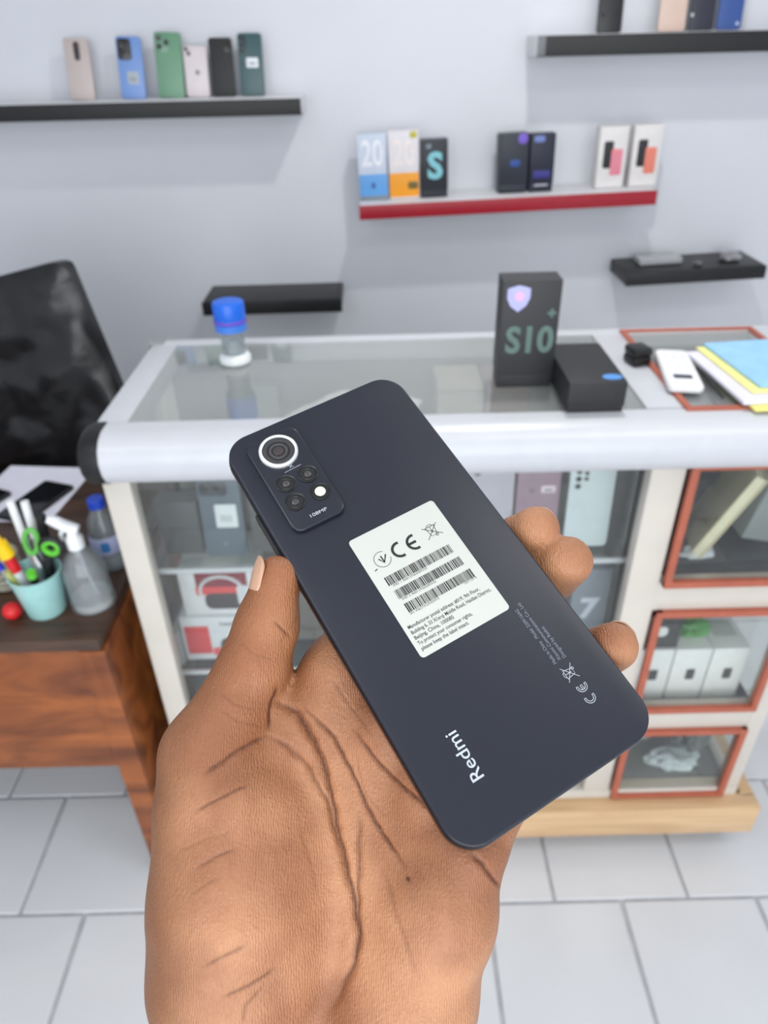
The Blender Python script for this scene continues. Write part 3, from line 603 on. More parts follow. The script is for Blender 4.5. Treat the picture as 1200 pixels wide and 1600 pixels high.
# red ball & woven bit
t = MB().sphere((0, 0, .017), .017, 20, scale=(1, 1, .95)).build('red_ball', mat('red_ball', (214, 32, 36), .4), None); t.location = (-.683, .995, ZD); tag(t, 'small red round knob lying left of the mint cup', 'ball')
t = thing('cord_bundle', 'coiled grey beige cord bundle at the left frame edge of desk', 'cord', (-.742, 1.10, ZD))
for k in range(5):
    MB().tube([(.032*math.cos(a)*(1+.1*math.sin(3*a+k)), .030*math.sin(a), .010+k*.0135+.003*math.sin(2*a+k)) for a in [2*math.pi*i/24 for i in range(25)]], .0075, 8, cap=False).build('coil', mat('beige_cord', (150, 146, 132), .8, var=.25, scale=200), t)

# ------------------------------------------------------------------ chair
LEA = mat('black_leather', (26, 26, 28), .27, var=.3, scale=25, bump=.4)
def cushion(w, h, d, n=26, wr=.5, seed=0, taper=0):
    from mathutils import noise
    b = bmesh.new(); bmesh.ops.create_cube(b, size=1); bmesh.ops.subdivide_edges(b, edges=b.edges, cuts=n, use_grid_fill=True)
    for v in b.verts:
        x, y, z = v.co*2
        e = 22.0; r = (abs(x)**e+abs(z)**e)**(1/e); mxx = max(abs(x), abs(z), 1e-6)
        x *= mxx/max(r, 1e-6) if r > mxx else 1; z *= mxx/max(r, 1e-6) if r > mxx else 1
        rim = max(abs(x), abs(z)); puff = (1-rim**6)**.5 if rim < 1 else 0
        yy = y*(.35+.65*puff)
        wk = noise.noise(Vector((x*2.2+z*1.4, z*3.6-x*1.2, seed)))*.16*wr*puff+noise.noise(Vector((x*5, z*9, seed+3)))*.06*wr*puff
        if abs(y) > .99: yy += wk*2*(1 if y > 0 else -1)
        v.co = Vector((x*w/2*(1-taper*(z*.5+.5)), yy*d/2, z*h/2))
    m_ = MB(); m_._merge(b); return m_
CH = thing('office_chair', 'black leather office chair behind the desk', 'chair', (-1.03, 1.86, 0), (0, 0, R_(-4)))
bk = cushion(.60, .80, .09, seed=2, wr=1.5, n=34).build('backrest', LEA, CH); bk.location = (.035, .0, .722); bk.rotation_euler = (R_(-6), R_(-13), 0)
st = cushion(.52, .46, .12, seed=5).build('seat', LEA, CH); st.location = (.05, -.25, .46); st.rotation_euler = (R_(90), 0, 0)
for sx in (-1, 1):
    MB().tube([(.05+sx*.27, -.02, .64), (.05+sx*.285, -.12, .67), (.05+sx*.285, -.34, .66), (.05+sx*.27, -.40, .60), (.05+sx*.22, -.34, .44)], [.02, .024, .024, .018, .014], 10).build('armrest', BLACKP, CH)
MB().cyl((.05, -.22, .12), (.05, -.22, .40), .028).build('gas_lift', BLACKP, CH)
for k in range(5):
    a = 2*math.pi*k/5+.3; lg = MB().tube([(.05, -.22, .12), (.05+.28*math.cos(a), -.22+.28*math.sin(a), .075)], [.028, .016], 10).build('leg', BLACKP, CH)
    MB().cyl((.05+.27*math.cos(a), -.235+.28*math.sin(a), .037), (.05+.27*math.cos(a), -.205+.28*math.sin(a), .037), .029, n=16).build('wheel', BLACKP, lg)

# ------------------------------------------------------------------ held phone
PM = Matrix(((0.869084433, -0.492160938, 0.0496976768, 0.01195534), (0.460774605, 0.768901212, -0.44325804, 0.19256729), (0.179941689, 0.40812809, 0.895015336, 1.467774527), (0, 0, 0, 1)))
PM = Matrix((*[tuple(r) for r in PM.to_3x3().normalized().to_4x4()],)) if False else PM
PH = thing('smartphone', 'large midnight blue smartphone held in the hand, back facing up', 'phone', M=PM)
mm_ = .001
NAVY = mat('midnight_back', (29, 32, 44), .36, var=.04, scale=300, spec=.45)
NAVYF = mat('midnight_frame', (24, 26, 33), .22, .5, var=.05)
MB().slab(.0761, .1642, -.0080, -.0012, .0102, .0022, seg=16, bseg=6).build('frame', NAVYF, PH)
MB().slab(.0753, .1634, -.0016, .0, .0098, .0008, seg=16, bseg=5).build('back_panel', NAVY, PH)
MB().slab(.0735, .1616, -.0083, -.0078, .009, .0002, seg=12).build('screen', mat('phone_screen', (6, 6, 8), .08), PH)
sb = MB().slab(.0016, .0100, -.0055, -.0025, .0007, .0003, c=(-.0383, .0270)).build('power_button', BLACKP, PH)
MB().slab(.0016, .0190, -.0055, -.0025, .0007, .0003, c=(-.0383, .0400)).build('volume_button', BLACKP, PH)
cmx, cmy = -.0201, .0548
md = MB().slab(.0212, .0430, -.0004, .0019, .0040, .0007, c=(cmx, cmy), seg=12, bseg=5).build('camera_module', mat('midnight_module', (31, 34, 44), .25, var=.03), PH)
def lens(name, u, v, r, parts, par=md):
    root = None
    for i, (prof_, m_, n_) in enumerate(parts):
        o = MB().lathe(prof_, 48, T((u*mm_, v*mm_, .0019))).build(n_ if root else name, m_, root or PH); root = root or o
    return root
GLS = mat('lens_dark', (14, 14, 17), .05, var=.1, spec=.9); GL2 = mat('lens_mid', (40, 40, 44), .2, var=.1); GL3 = mat('lens_inner', (70, 66, 66), .25)
k = mm_
lens('main_camera', -20.3, 67.2, 7, [
    ([(6.2*k, 0), (7.3*k, 0), (7.3*k, 1.1*k), (6.9*k, 1.5*k), (6.4*k, 1.5*k), (6.1*k, 1.3*k), (6.1*k, .2*k)], mat('bright_ring', (240, 240, 242), .38, .6), 'ring'),
    ([(0, .9*k), (6.15*k, .9*k), (6.15*k, .2*k), (0, .2*k)], GLS, 'cover_glass'),
    ([(4.4*k, .9*k), (4.5*k, 1.0*k), (5.7*k, 1.0*k), (5.8*k, .9*k)], mat('grey_ring_a', (58, 58, 60), .35), 'inner_ring'),
    ([(2.6*k, .9*k), (2.7*k, 1.02*k), (3.4*k, 1.02*k), (3.5*k, .9*k)], mat('grey_ring_b', (72, 68, 68), .3), 'inner_ring'),
    ([(0, 1.15*k), (1.0*k, 1.1*k), (1.9*k, .92*k), (0, .92*k)], mat('lens_core', (66, 58, 60), .12), 'lens_core')])
for u, v in ((-15.4, 53.3), (-24.2, 53.3), (-24.8, 44.9)):
    lens('camera_lens', u, v, 3.5, [
        ([(0, .0), (3.7*k, 0), (3.7*k, .35*k), (3.4*k, .5*k), (3.2*k, .3*k), (0, .3*k)], mat('black_rim', (10, 10, 12), .4), 'rim'),
        ([(1.9*k, .3*k), (2.0*k, .42*k), (2.5*k, .42*k), (2.6*k, .3*k)], GL2, 'inner_ring'),
        ([(0, .5*k), (.7*k, .47*k), (1.3*k, .32*k), (0, .32*k)], GL3, 'lens_core')])
lens('flash', -15.0, 44.4, 3.5, [
    ([(0, .0), (3.6*k, 0), (3.6*k, .35*k), (3.4*k, .5*k), (3.2*k, .3*k), (0, .3*k)], mat('black_rim', (10, 10, 12), .4), 'rim'),
    ([(0, .7*k), (1.2*k, .65*k), (1.9*k, .45*k), (2.0*k, .3*k), (0, .3*k)], mat('flash_lens', (224, 222, 204), .2), 'flash_lens')])
PRW = mat('silver_print', (196, 202, 212), .35); PRD = mat('dim_silver_print', (128, 134, 148), .4)
RT = Matrix.Rotation(math.pi/2, 4, 'Z')       # text running up the phone
def ptext(s, size, u, v, m_, rot=RT, z=.00008, width=None, align='CENTER', bold=0, name='lettering', par=PH):
    return text(s, size*k, m_, par, T((u*k, v*k, z)) @ rot, name, bold*k, (width*k if width else None), align)
ptext('Redmi', 5.9, -20.9, -58.3, PRW, width=15.6, bold=.03)
ptext('108MP', 1.9, -19.8, 37.0, PRW, rot=Matrix.Identity(4), z=.00198, width=6.6, par=md)
MB().strokes([[(-22.5*k, 57.9*k), (-15.6*k, 58.3*k)], [(-20.1*k, 60.1*k), (-18.3*k, 58.7*k)], [(-18.4*k, 60.1*k), (-19.9*k, 58.7*k)]], .00016, .00199).build('printed_lines', PRW, md, smooth=False)
ptext('Made in China   Model: 2209116AG', 1.75, 20.6, -38.6, PRD, width=21.5)
ptext('Xiaomi Communications Co., Ltd.', 1.75, 22.6, -37.6, PRD, width=23.0)
ptext('Designed by Redmi', 1.75, 24.5, -43.2, PRD, width=12.0)
def weee(cx, cy, s, M, z, wd, m_, par, name='crossed_bin_symbol'):
    L = [[(-.5, .5), (.5, .5)], [(-.42, .5), (-.28, -.42), (.28, -.42), (.42, .5)], [(-.30, .5), (-.18, .68), (.18, .68), (.30, .5)], [(-.75, .62), (.75, -.62)], [(-.75, -.62), (.75, .62)], arc(.24, -.48, .12, 0, 360, 12), [(.0, .5), (.0, -.2)]]
    return MB().strokes([[(x*s, y*s) for x, y in l] for l in L], wd, 0, M=T((cx, cy, z)) @ M).build(name, m_, par, smooth=False)
weee(22.7*k, -54.0*k, 3.4*k, RT, .0001, .00016, PRW, PH)
def ce(cx, cy, h, M, z, wd, m_, par, outline=False):
    r = h/2; L = []
    for ox, e in ((-.62*h, False), (.50*h, True)):
        if outline:
            ro, ri = r, r*.66
            o_ = arc(ox, 0, ro, 75, 285, 16); i_ = arc(ox, 0, ri, 285, 75, 16)
            L.append(o_+i_+[o_[0]])
            if e: L.append([(ox-ri, r*.16), (ox+ri*.35, r*.16), (ox+ri*.35, -r*.16), (ox-ri, -r*.16)])
        else:
            L.append(arc(ox, 0, r, 75, 285, 16))
            if e: L.append([(ox-r, 0), (ox+r*.2, 0)])
    return MB().strokes(L, wd, 0, M=T((cx, cy, z)) @ M).build('ce_mark', m_, par, smooth=False)
ce(23.2*k, -61.2*k, 3.7*k, RT, .0001, .00019, PRW, PH, outline=True)
# white sticker
ST = MB().slab(.0352, .0488, 0, .00016, .0014, .00004, c=(.0016, -.0020)).build('sticker', mat('sticker_paper', (198, 200, 193), .6, var=.01), PH); ST['label'] = 'white regulatory sticker'
INK = mat('black_ink', (30, 30, 32), .6); INK2 = mat('grey_ink', (74, 74, 74), .6)
SX0, SY0 = (1.6-17.6), (-2.0+24.4)
def sp(s, t): return (SX0+s*35.2)*k, (SY0-t*48.8)*k
x, y = sp(.203, .242)
MB().strokes([arc(x, y, 3.0*k, 60, 350, 30)], .00022, .0002).build('round_mark', INK2, ST, smooth=False)
MB().strokes([[(x-1.2*k, y+.7*k), (x, y-1.5*k), (x+1.9*k, y+1.2*k)], [(x, y+1.4*k), (x+.1*k, y-1.2*k)]], .0005, .0002).build('leaf_mark', INK, ST, smooth=False)
MB().strokes([[(x-3.4*k, y-2.4*k), (x-4.6*k, y-2.7*k)]], .0004, .0002).build('round_mark_tail', INK2, ST, smooth=False)
x, y = sp(.505, .236); ce(x, y, 5.4*k, Matrix.Identity(4), .0002, .0010, INK, ST)
x, y = sp(.80, .225); weee(x, y, 4.0*k, Matrix.Identity(4), .0002, .00022, INK, ST)
rb_ = random.Random(9)
for s_, t_ in ((.485, .409), (.50, .527), (.51, .645)):
    b = bmesh.new(); cx_, cy_ = sp(s_, t_); xx = cx_-13.2*k
    while xx < cx_+13.2*k:
        wd = rb_.choice((.2, .22, .38, .5))*k
        vs = [b.verts.new(p) for p in ((xx, cy_-1.75*k, .0002), (xx+wd, cy_-1.75*k, .0002), (xx+wd, cy_+1.75*k, .0002), (xx, cy_+1.75*k, .0002))]; b.faces.new(vs)
        xx += wd+rb_.choice((.14, .18, .3))*k
    mb = MB(); mb._merge(b); mb.build('barcode', INK, ST, smooth=False)
for s_, t_, tx, wd in ((.34, .457, 'IMEI 1: 868137060089328', 13.5), (.34, .575, 'IMEI 2: 868137060089336', 13.5), (.30, .693, 'SN: 43827/K2SN04976', 11.5), (.83, .690, 'UKT GF R', 5)):
    x, y = sp(s_, t_); ptext(tx, 1.15, x/k, y/k, INK2, Matrix.Identity(4), .0002, wd, par=ST)
for i, (tx, wd) in enumerate((('Manufacturer postal address: #019, 9th Floor,', 28.4), ("Building 6, 33 Xi'erqi Middle Road, Haidian District,", 31.6), ('Beijing, China, 100085', 15.2), ('To protect your consumer rights,', 21.2), ('please keep the label intact.', 18.4))):
    x, y = sp(.045, .772+i*.0425); ptext(tx, 1.9, x/k+wd/2, y/k, INK, Matrix.Identity(4), .0002, wd, par=ST, bold=.02)

# ------------------------------------------------------------------ hand
def px(x, y, d):
    """joint position in millimetres of camera-axis space"""
    return np.array([(x-600)/FPX*d, (y-800)/FPX*d, d])
W2C = np.array([list(cR), list(cD), list(cF)])
PMn = np.array(PM)
def uw(u, v, w_):
    p = PMn[:3, :3] @ np.array([u, v, w_])*.001 + PMn[:3, 3]
    return W2C @ (p-np.array([0, 0, CAMZ]))*1000
HAND_PALM = [   # (a, ra, b, rb)
    (px(530, 1048, 252), 12, px(520, 1330, 246), 15), (px(520, 1330, 246), 15, px(500, 1640, 240), 20),
    (px(612, 1140, 244), 12, px(560, 1380, 242), 15), (px(560, 1380, 242), 15, px(530, 1650, 240), 20),
    (px(682, 1232, 234), 12, px(610, 1450, 236), 16), (px(610, 1450, 236), 16, px(560, 1650, 240), 20),
    (px(727, 1330, 224), 11.5, px(690, 1425, 226), 16), (px(690, 1425, 226), 16, px(640, 1560, 229), 20), (px(640, 1560, 229), 20, px(585, 1720, 236), 22),
    (px(325, 1180, 238), 15.5, px(345, 1270, 236), 20), (px(345, 1270, 236), 20, px(366, 1400, 234), 26), (px(366, 1400, 234), 26, px(368, 1520, 236), 26.5), (px(368, 1520, 236), 26.5, px(410, 1720, 240), 24),
    (px(400, 1180, 246), 13, px(500, 1100, 252), 11.5),
    (px(430, 1300, 240), 17, px(440, 1450, 238), 20),
]
ARM = [(px(430, 1700, 240), 23, px(430, 2300, 205), 30), (px(560, 1720, 238), 22, px(520, 2300, 205), 30)]
THUMB = [(px(327, 1180, 238), 15.2, px(397, 1040, 244), 11.6), (px(397, 1040, 244), 11.6, px(417, 978, 246), 10.6), (px(417, 978, 246), 10.6, px(433, 905, 247), 8.3)]
IDX = [(px(530, 1048, 252), 11.5, uw(2, 8, -20), 9.6), (uw(2, 8, -20), 9.6, uw(32, 1, -20.5), 9.0), (uw(32, 1, -20.5), 9.0, uw(44, -2, -15), 9.2), (uw(44, -2, -15), 9.2, uw(48, -4.5, -6), 8.8)]
MID = [(px(612, 1140, 244), 11.5, uw(4, -26, -20), 9.8), (uw(4, -26, -20), 9.8, uw(33, -20, -20.5), 9.2), (uw(33, -20, -20.5), 9.2, uw(46, -19.5, -15), 9.5), (uw(46, -19.5, -15), 9.5, uw(50, -20.5, -6), 9.2)]
RNG = [(px(682, 1232, 234), 11.5, uw(4, -54, -19.5), 9.2), (uw(4, -54, -19.5), 9.2, uw(30, -52, -20), 8.8), (uw(30, -52, -20), 8.8, uw(41, -52, -15), 8.8), (uw(41, -52, -15), 8.8, uw(44.3, -53.5, -7), 8.3)]
PNK = [(px(727, 1330, 224), 11, uw(-4, -70, -18.5), 8), (uw(-4, -70, -18.5), 8, uw(14, -69, -18), 7.6), (uw(14, -69, -18), 7.6, uw(27, -69, -16.5), 7.0)]
VOX = 1.4
lo = np.array([-95., -16, 165]); hi = np.array([100., 292., 305])
nx, ny, nz = [int(v) for v in np.ceil((hi-lo)/VOX)]
gx = lo[0]+VOX*np.arange(nx); gy = lo[1]+VOX*np.arange(ny); gz = lo[2]+VOX*np.arange(nz)
GXX, GYY, GZZ = [a.astype(np.float32) for a in np.meshgrid(gx, gy, gz, indexing='ij')]
def cone(c):
    a, ra, b_, rb = c; ba = b_-a; L2 = float(ba @ ba)
    X, Y, Z = GXX-np.float32(a[0]), GYY-np.float32(a[1]), GZZ-np.float32(a[2])
    h = np.clip((X*np.float32(ba[0])+Y*np.float32(ba[1])+Z*np.float32(ba[2]))/L2, 0, 1).astype(np.float32)
    return np.sqrt((X-h*np.float32(ba[0]))**2+(Y-h*np.float32(ba[1]))**2+(Z-h*np.float32(ba[2]))**2)-(ra+(rb-ra)*h)
def smin(a, b_, kk):
    h = np.maximum(kk-np.abs(a-b_), 0)/kk; return np.minimum(a, b_)-h*h*kk*.25
def chain(cs, kk):
    d = None
    for c in cs: e = cone(c); d = e if d is None else smin(d, e, kk)
    return d
SD = smin(chain(HAND_PALM, 9), chain(ARM, 12), 12)
fing = None
for F_ in (IDX, MID, RNG, PNK):
    e = chain(F_, 2.5); fing = e if fing is None else smin(fing, e, .2)
SD = smin(SD, fing, 7)
SD = smin(SD, chain(THUMB, 4), 5)
def surface_nets(S, lo, h):
    s = S < 0; n0, n1, n2 = S.shape
    c = [(i, j, l) for i in (0, 1) for j in (0, 1) for l in (0, 1)]
    sub = lambda A, i, j, l: A[i:n0-1+i, j:n1-1+j, l:n2-1+l]
    cnt = sum(sub(s, *q).astype(np.int8) for q in c); act = (cnt > 0) & (cnt < 8)
    idx = -np.ones(act.shape, np.int64); ii = np.argwhere(act); idx[act] = np.arange(len(ii))
    P = np.zeros((len(ii), 3)); N = np.zeros(len(ii))
    val = {q: S[ii[:, 0]+q[0], ii[:, 1]+q[1], ii[:, 2]+q[2]].astype(np.float64) for q in c}
    for a in c:
        for ax in range(3):
            if a[ax] == 0:
                b_ = list(a); b_[ax] = 1; b_ = tuple(b_); va, vb = val[a], val[b_]; m_ = (va < 0) != (vb < 0)
                t = np.where(m_, va/np.where(m_, va-vb, 1), 0)
                for dd in range(3): P[:, dd] += np.where(m_, a[dd]+(t if dd == ax else 0), 0)
                N += m_
    V = lo+h*(ii+P/N[:, None]); Q = []
    for ax in range(3):
        o1, o2 = [(1, 2), (2, 0), (0, 1)][ax]
        sl0 = [slice(None)]*3; sl1 = [slice(None)]*3; sl0[ax] = slice(0, -1); sl1[ax] = slice(1, None)
        a, b_ = s[tuple(sl0)], s[tuple(sl1)]; e = np.argwhere(a != b_); sgn = a[tuple(e.T)]
        ok = (e[:, o1] > 0) & (e[:, o2] > 0) & (e[:, o1] < S.shape[o1]-1) & (e[:, o2] < S.shape[o2]-1); e = e[ok]; sgn = sgn[ok]
        def at_(d1, d2):
            q = e.copy(); q[:, o1] -= d1; q[:, o2] -= d2; return idx[tuple(q.T)]
        q = np.stack([at_(0, 0), at_(1, 0), at_(1, 1), at_(0, 1)], 1); q[~sgn] = q[~sgn][:, ::-1]; Q.append(q)
    Q = np.concatenate(Q); return V, Q[(Q >= 0).all(1)]
V, Q = surface_nets(SD, lo, VOX)
del GXX, GYY, GZZ, SD, fing, e
def to_world(V): return (V*.001) @ W2C + np.array([0, 0, CAMZ])
me = bpy.data.meshes.new('hand_base'); me.from_pydata(V.tolist(), [], Q.tolist()); me.update()
tmp = bpy.data.objects.new('hand_base', me); COL.objects.link(tmp)
sm = tmp.modifiers.new('s', 'SMOOTH'); sm.factor = .5; sm.iterations = 2
ss = tmp.modifiers.new('ss', 'SUBSURF'); ss.levels = 2; ss.render_levels = 2
dg = bpy.context.evaluated_depsgraph_get(); dg.update()
hm = bpy.data.meshes.new_from_object(tmp.evaluated_get(dg)); bpy.data.objects.remove(tmp); bpy.data.meshes.remove(me)
nv = len(hm.vertices); co = np.empty(nv*3); hm.vertices.foreach_get('co', co); co = co.reshape(-1, 3)
nr = np.empty(nv*3); hm.vertices.foreach_get('normal', nr); nr = nr.reshape(-1, 3)
if np.mean(np.sum(nr*(co-co.mean(0)), 1)) < 0: hm.flip_normals(); nr = -nr
u_ = 600+FPX*co[:, 0]/co[:, 2]; v_ = 800+FPX*co[:, 1]/co[:, 2]
vd = -co/np.linalg.norm(co, axis=1)[:, None]; facing = np.clip(np.sum(nr*vd, 1)*4-.3, 0, 1)
# skin lines of the palm: (points, depth mm, half width mm, darkness)
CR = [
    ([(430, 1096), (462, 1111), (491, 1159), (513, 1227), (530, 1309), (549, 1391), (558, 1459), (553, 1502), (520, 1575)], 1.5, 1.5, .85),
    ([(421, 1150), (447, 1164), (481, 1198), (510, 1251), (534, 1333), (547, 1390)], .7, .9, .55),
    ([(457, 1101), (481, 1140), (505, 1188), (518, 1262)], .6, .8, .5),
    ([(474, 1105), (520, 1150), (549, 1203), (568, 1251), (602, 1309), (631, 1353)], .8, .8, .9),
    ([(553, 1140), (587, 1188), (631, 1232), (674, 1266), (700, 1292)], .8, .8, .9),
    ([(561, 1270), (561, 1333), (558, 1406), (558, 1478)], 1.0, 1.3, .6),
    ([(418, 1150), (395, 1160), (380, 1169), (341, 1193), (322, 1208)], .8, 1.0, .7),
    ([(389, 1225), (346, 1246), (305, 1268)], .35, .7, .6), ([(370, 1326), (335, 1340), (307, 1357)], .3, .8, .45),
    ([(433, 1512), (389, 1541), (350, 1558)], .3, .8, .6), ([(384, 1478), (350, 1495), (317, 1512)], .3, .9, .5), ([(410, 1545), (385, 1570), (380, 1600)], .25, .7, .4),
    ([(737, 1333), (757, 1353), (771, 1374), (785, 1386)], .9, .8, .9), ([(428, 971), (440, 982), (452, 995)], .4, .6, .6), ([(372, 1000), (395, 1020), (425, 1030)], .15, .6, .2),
    ([(433, 1072), (426, 1100), (418, 1140)], .7, .9, .9), ([(436, 1010), (448, 985), (470, 960)], .0, .6, .2),  # thumb-base line: its darkness is occlusion shade painted into the skin colour
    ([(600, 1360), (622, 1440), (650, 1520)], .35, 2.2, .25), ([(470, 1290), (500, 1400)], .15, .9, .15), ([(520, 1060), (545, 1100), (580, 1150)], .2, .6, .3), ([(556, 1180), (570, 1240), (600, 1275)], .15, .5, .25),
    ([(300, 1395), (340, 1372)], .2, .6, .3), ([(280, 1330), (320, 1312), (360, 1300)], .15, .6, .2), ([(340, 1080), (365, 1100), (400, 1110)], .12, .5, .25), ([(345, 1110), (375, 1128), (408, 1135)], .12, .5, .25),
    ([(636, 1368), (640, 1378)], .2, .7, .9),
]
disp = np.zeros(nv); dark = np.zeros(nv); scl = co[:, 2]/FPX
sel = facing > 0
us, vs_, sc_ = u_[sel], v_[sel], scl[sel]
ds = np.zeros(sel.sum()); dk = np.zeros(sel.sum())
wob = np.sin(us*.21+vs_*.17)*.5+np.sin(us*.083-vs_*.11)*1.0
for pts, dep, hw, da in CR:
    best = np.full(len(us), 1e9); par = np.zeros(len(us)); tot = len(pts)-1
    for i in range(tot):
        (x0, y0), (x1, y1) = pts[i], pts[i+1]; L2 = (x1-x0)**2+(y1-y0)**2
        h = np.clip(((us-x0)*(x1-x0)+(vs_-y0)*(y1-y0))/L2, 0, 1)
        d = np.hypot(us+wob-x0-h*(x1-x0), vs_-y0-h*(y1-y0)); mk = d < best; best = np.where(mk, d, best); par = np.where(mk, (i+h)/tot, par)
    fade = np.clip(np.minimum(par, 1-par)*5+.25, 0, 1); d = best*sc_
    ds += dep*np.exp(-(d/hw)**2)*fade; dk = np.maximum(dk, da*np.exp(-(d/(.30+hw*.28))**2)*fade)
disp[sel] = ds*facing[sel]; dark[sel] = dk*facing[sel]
co2 = co-nr*disp[:, None]
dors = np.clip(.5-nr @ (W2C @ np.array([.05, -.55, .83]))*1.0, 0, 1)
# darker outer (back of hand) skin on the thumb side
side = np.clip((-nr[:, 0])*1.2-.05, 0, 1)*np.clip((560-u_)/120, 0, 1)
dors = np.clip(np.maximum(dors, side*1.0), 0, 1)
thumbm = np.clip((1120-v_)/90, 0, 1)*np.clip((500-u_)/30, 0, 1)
hm.vertices.foreach_set('co', to_world(co2).ravel().astype(np.float32)); hm.update()
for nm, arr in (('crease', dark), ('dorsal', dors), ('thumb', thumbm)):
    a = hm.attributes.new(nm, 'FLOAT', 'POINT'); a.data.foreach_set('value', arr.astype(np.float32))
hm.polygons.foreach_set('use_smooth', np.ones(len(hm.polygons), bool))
def skinmat():
    M = bpy.data.materials.new('skin'); M.use_nodes = True; nt = M.node_tree; b = nt.nodes['Principled BSDF']; N = nt.nodes.new; Lk = nt.links.new
    tc = N('ShaderNodeTexCoord')
    n1 = N('ShaderNodeTexNoise'); n1.inputs['Scale'].default_value = 30; n1.inputs['Detail'].default_value = 5; Lk(tc.outputs['Object'], n1.inputs[0])
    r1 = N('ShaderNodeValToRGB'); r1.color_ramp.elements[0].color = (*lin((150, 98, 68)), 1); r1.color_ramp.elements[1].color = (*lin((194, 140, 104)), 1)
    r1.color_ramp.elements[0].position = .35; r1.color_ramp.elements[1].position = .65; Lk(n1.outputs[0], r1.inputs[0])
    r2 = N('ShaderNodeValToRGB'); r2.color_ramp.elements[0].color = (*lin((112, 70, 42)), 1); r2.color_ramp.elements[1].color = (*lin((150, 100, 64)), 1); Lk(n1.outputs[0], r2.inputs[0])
    def attr(n): a = N('ShaderNodeAttribute'); a.attribute_name = n; return a.outputs['Fac']
    def mix(f_, a, b_, ty='MIX'):
        m_ = N('ShaderNodeMix'); m_.data_type = 'RGBA'; m_.blend_type = ty
        if isinstance(f_, float): m_.inputs[0].default_value = f_
        else: Lk(f_, m_.inputs[0])
        for s_, q in ((6, a), (7, b_)):
            if isinstance(q, tuple): m_.inputs[s_].default_value = q
            else: Lk(q, m_.inputs[s_])
        return m_.outputs[2]
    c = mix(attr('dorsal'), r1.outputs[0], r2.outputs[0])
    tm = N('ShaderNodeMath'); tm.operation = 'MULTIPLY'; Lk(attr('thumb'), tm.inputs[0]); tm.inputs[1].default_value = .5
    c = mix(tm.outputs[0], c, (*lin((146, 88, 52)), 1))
    n2 = N('ShaderNodeTexNoise'); n2.inputs['Scale'].default_value = 900; n2.inputs['Detail'].default_value = 2; Lk(tc.outputs['Object'], n2.inputs[0])
    r3 = N('ShaderNodeValToRGB'); r3.color_ramp.elements[0].color = (.86, .84, .82, 1); r3.color_ramp.elements[1].color = (1.08, 1.08, 1.06, 1); Lk(n2.outputs[0], r3.inputs[0])
    c = mix(.7, c, r3.outputs[0], 'MULTIPLY')
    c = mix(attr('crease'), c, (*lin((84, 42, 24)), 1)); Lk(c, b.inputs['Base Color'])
    b.inputs['Roughness'].default_value = .46; b.inputs['Specular IOR Level'].default_value = .4
    b.inputs['Subsurface Weight'].default_value = .12; b.inputs['Subsurface Radius'].default_value = (.004, .0015, .0008); b.inputs['Subsurface Scale'].default_value = 1
    mp = N('ShaderNodeMapping'); mp.inputs['Scale'].default_value = (1, 1, 1); Lk(tc.outputs['Object'], mp.inputs[0])
    vo = N('ShaderNodeTexVoronoi'); vo.feature = 'DISTANCE_TO_EDGE'; vo.inputs['Scale'].default_value = 620; Lk(mp.outputs[0], vo.inputs[0])
    wv = N('ShaderNodeTexWave'); wv.inputs['Scale'].default_value = 420; wv.inputs['Distortion'].default_value = 9; wv.inputs['Detail'].default_value = 3; wv.inputs['Detail Scale'].default_value = .4; Lk(mp.outputs[0], wv.inputs[0])
    ad = N('ShaderNodeMath'); ad.operation = 'MULTIPLY_ADD'; Lk(wv.outputs[1], ad.inputs[0]); ad.inputs[1].default_value = .25; Lk(vo.outputs[0], ad.inputs[2])
    ad2 = N('ShaderNodeMath'); ad2.operation = 'MULTIPLY_ADD'; Lk(n1.outputs[0], ad2.inputs[0]); ad2.inputs[1].default_value = 1.5; Lk(ad.outputs[0], ad2.inputs[2])
    bp = N('ShaderNodeBump'); bp.inputs['Strength'].default_value = .6; bp.inputs['Distance'].default_value = .0006; Lk(ad2.outputs[0], bp.inputs['Height']); Lk(bp.outputs[0], b.inputs['Normal'])
    return M
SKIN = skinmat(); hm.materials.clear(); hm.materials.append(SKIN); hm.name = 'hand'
HD = bpy.data.objects.new('hand', hm); COL.objects.link(HD)
tag(HD, 'open brown left hand, palm up, gripping the midnight blue smartphone', 'hand')
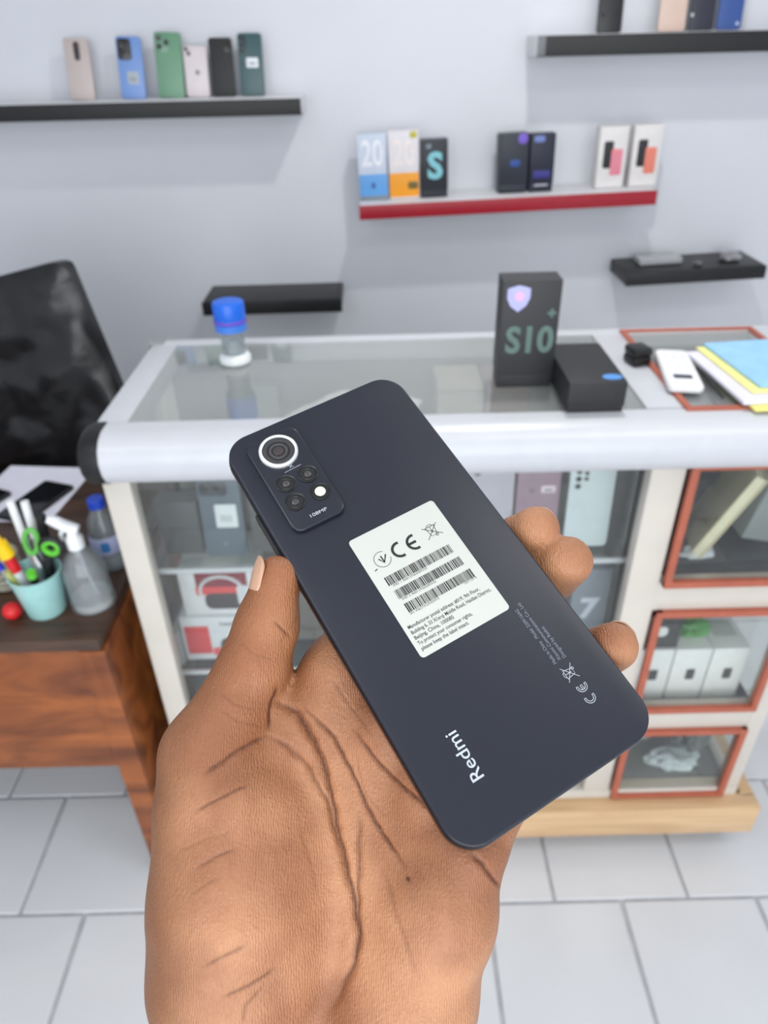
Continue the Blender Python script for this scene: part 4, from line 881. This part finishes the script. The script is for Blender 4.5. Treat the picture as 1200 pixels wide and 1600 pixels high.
# nails: thin curved plates lying on the finger ends
NAIL = mat('fingernail', (196, 154, 126), .3, var=.05, scale=200, spec=.6)
def nail(a, b_, r, direc, length, half, label, off=.25):
    ax = (b_-a)/np.linalg.norm(b_-a); d = np.array(direc, float); d -= ax*(d @ ax); d /= np.linalg.norm(d); s_ = np.cross(ax, d)
    rows = []; n, m_ = 12, 10
    for lay in (0, 1):
        R = []
        for i in range(n+1):
            t = i/n; L = -length*.55+t*length; wdt = half*min(1, .55+1.6*t if t < .3 else 1.03)*math.sqrt(max(.05, 1-max(0, (t-.72)/.28)**2*.8))
            row = []
            for j in range(m_+1):
                q = -wdt+2*wdt*j/m_; rr = (r+off-(.5 if lay else 0))-max(0, L-1)**2*.028
                row.append(b_+ax*L+d*rr*math.cos(q)+s_*rr*math.sin(q))
            R.append(row)
        rows.append(R)
    vs = [p for R in rows for row in R for p in row]; W_ = m_+1; H_ = n+1; F2 = []
    for i in range(n):
        for j in range(m_):
            q = (i*W_+j, i*W_+j+1, (i+1)*W_+j+1, (i+1)*W_+j); F2.append(q); F2.append(tuple(W_*H_+z for z in q[::-1]))
    rim = [j for j in range(W_)]+[i*W_+m_ for i in range(1, H_)]+[n*W_+j for j in range(m_-1, -1, -1)]+[i*W_ for i in range(n-1, 0, -1)]
    for i in range(len(rim)):
        a_, b2 = rim[i], rim[(i+1) % len(rim)]; F2.append((a_, a_+W_*H_, b2+W_*H_, b2))
    me = bpy.data.meshes.new('fingernail'); me.from_pydata(to_world(np.array(vs)).tolist(), [], F2); me.update(); me.materials.append(NAIL)
    for p in me.polygons: p.use_smooth = True
    o = bpy.data.objects.new('fingernail', me); COL.objects.link(o); o.parent = HD; o['label'] = label; return o
nail(THUMB[2][0], THUMB[2][2], 8.9, (-1, -.15, -.25), 15, .85, 'pale thumbnail', .05)
UU = W2C @ PMn[:3, 0]; VV = W2C @ PMn[:3, 1]
nail(IDX[3][0], IDX[3][2], 8.9, UU*.95+VV*.3, 10, .6, 'index fingernail', -.1)
nail(MID[3][0], MID[3][2], 9.3, UU*.95+VV*.3, 10, .6, 'middle fingernail', -.1)
nail(RNG[3][0], RNG[3][2], 8.6, UU*.95+VV*.3, 10, .7, 'ring fingernail', -.1)
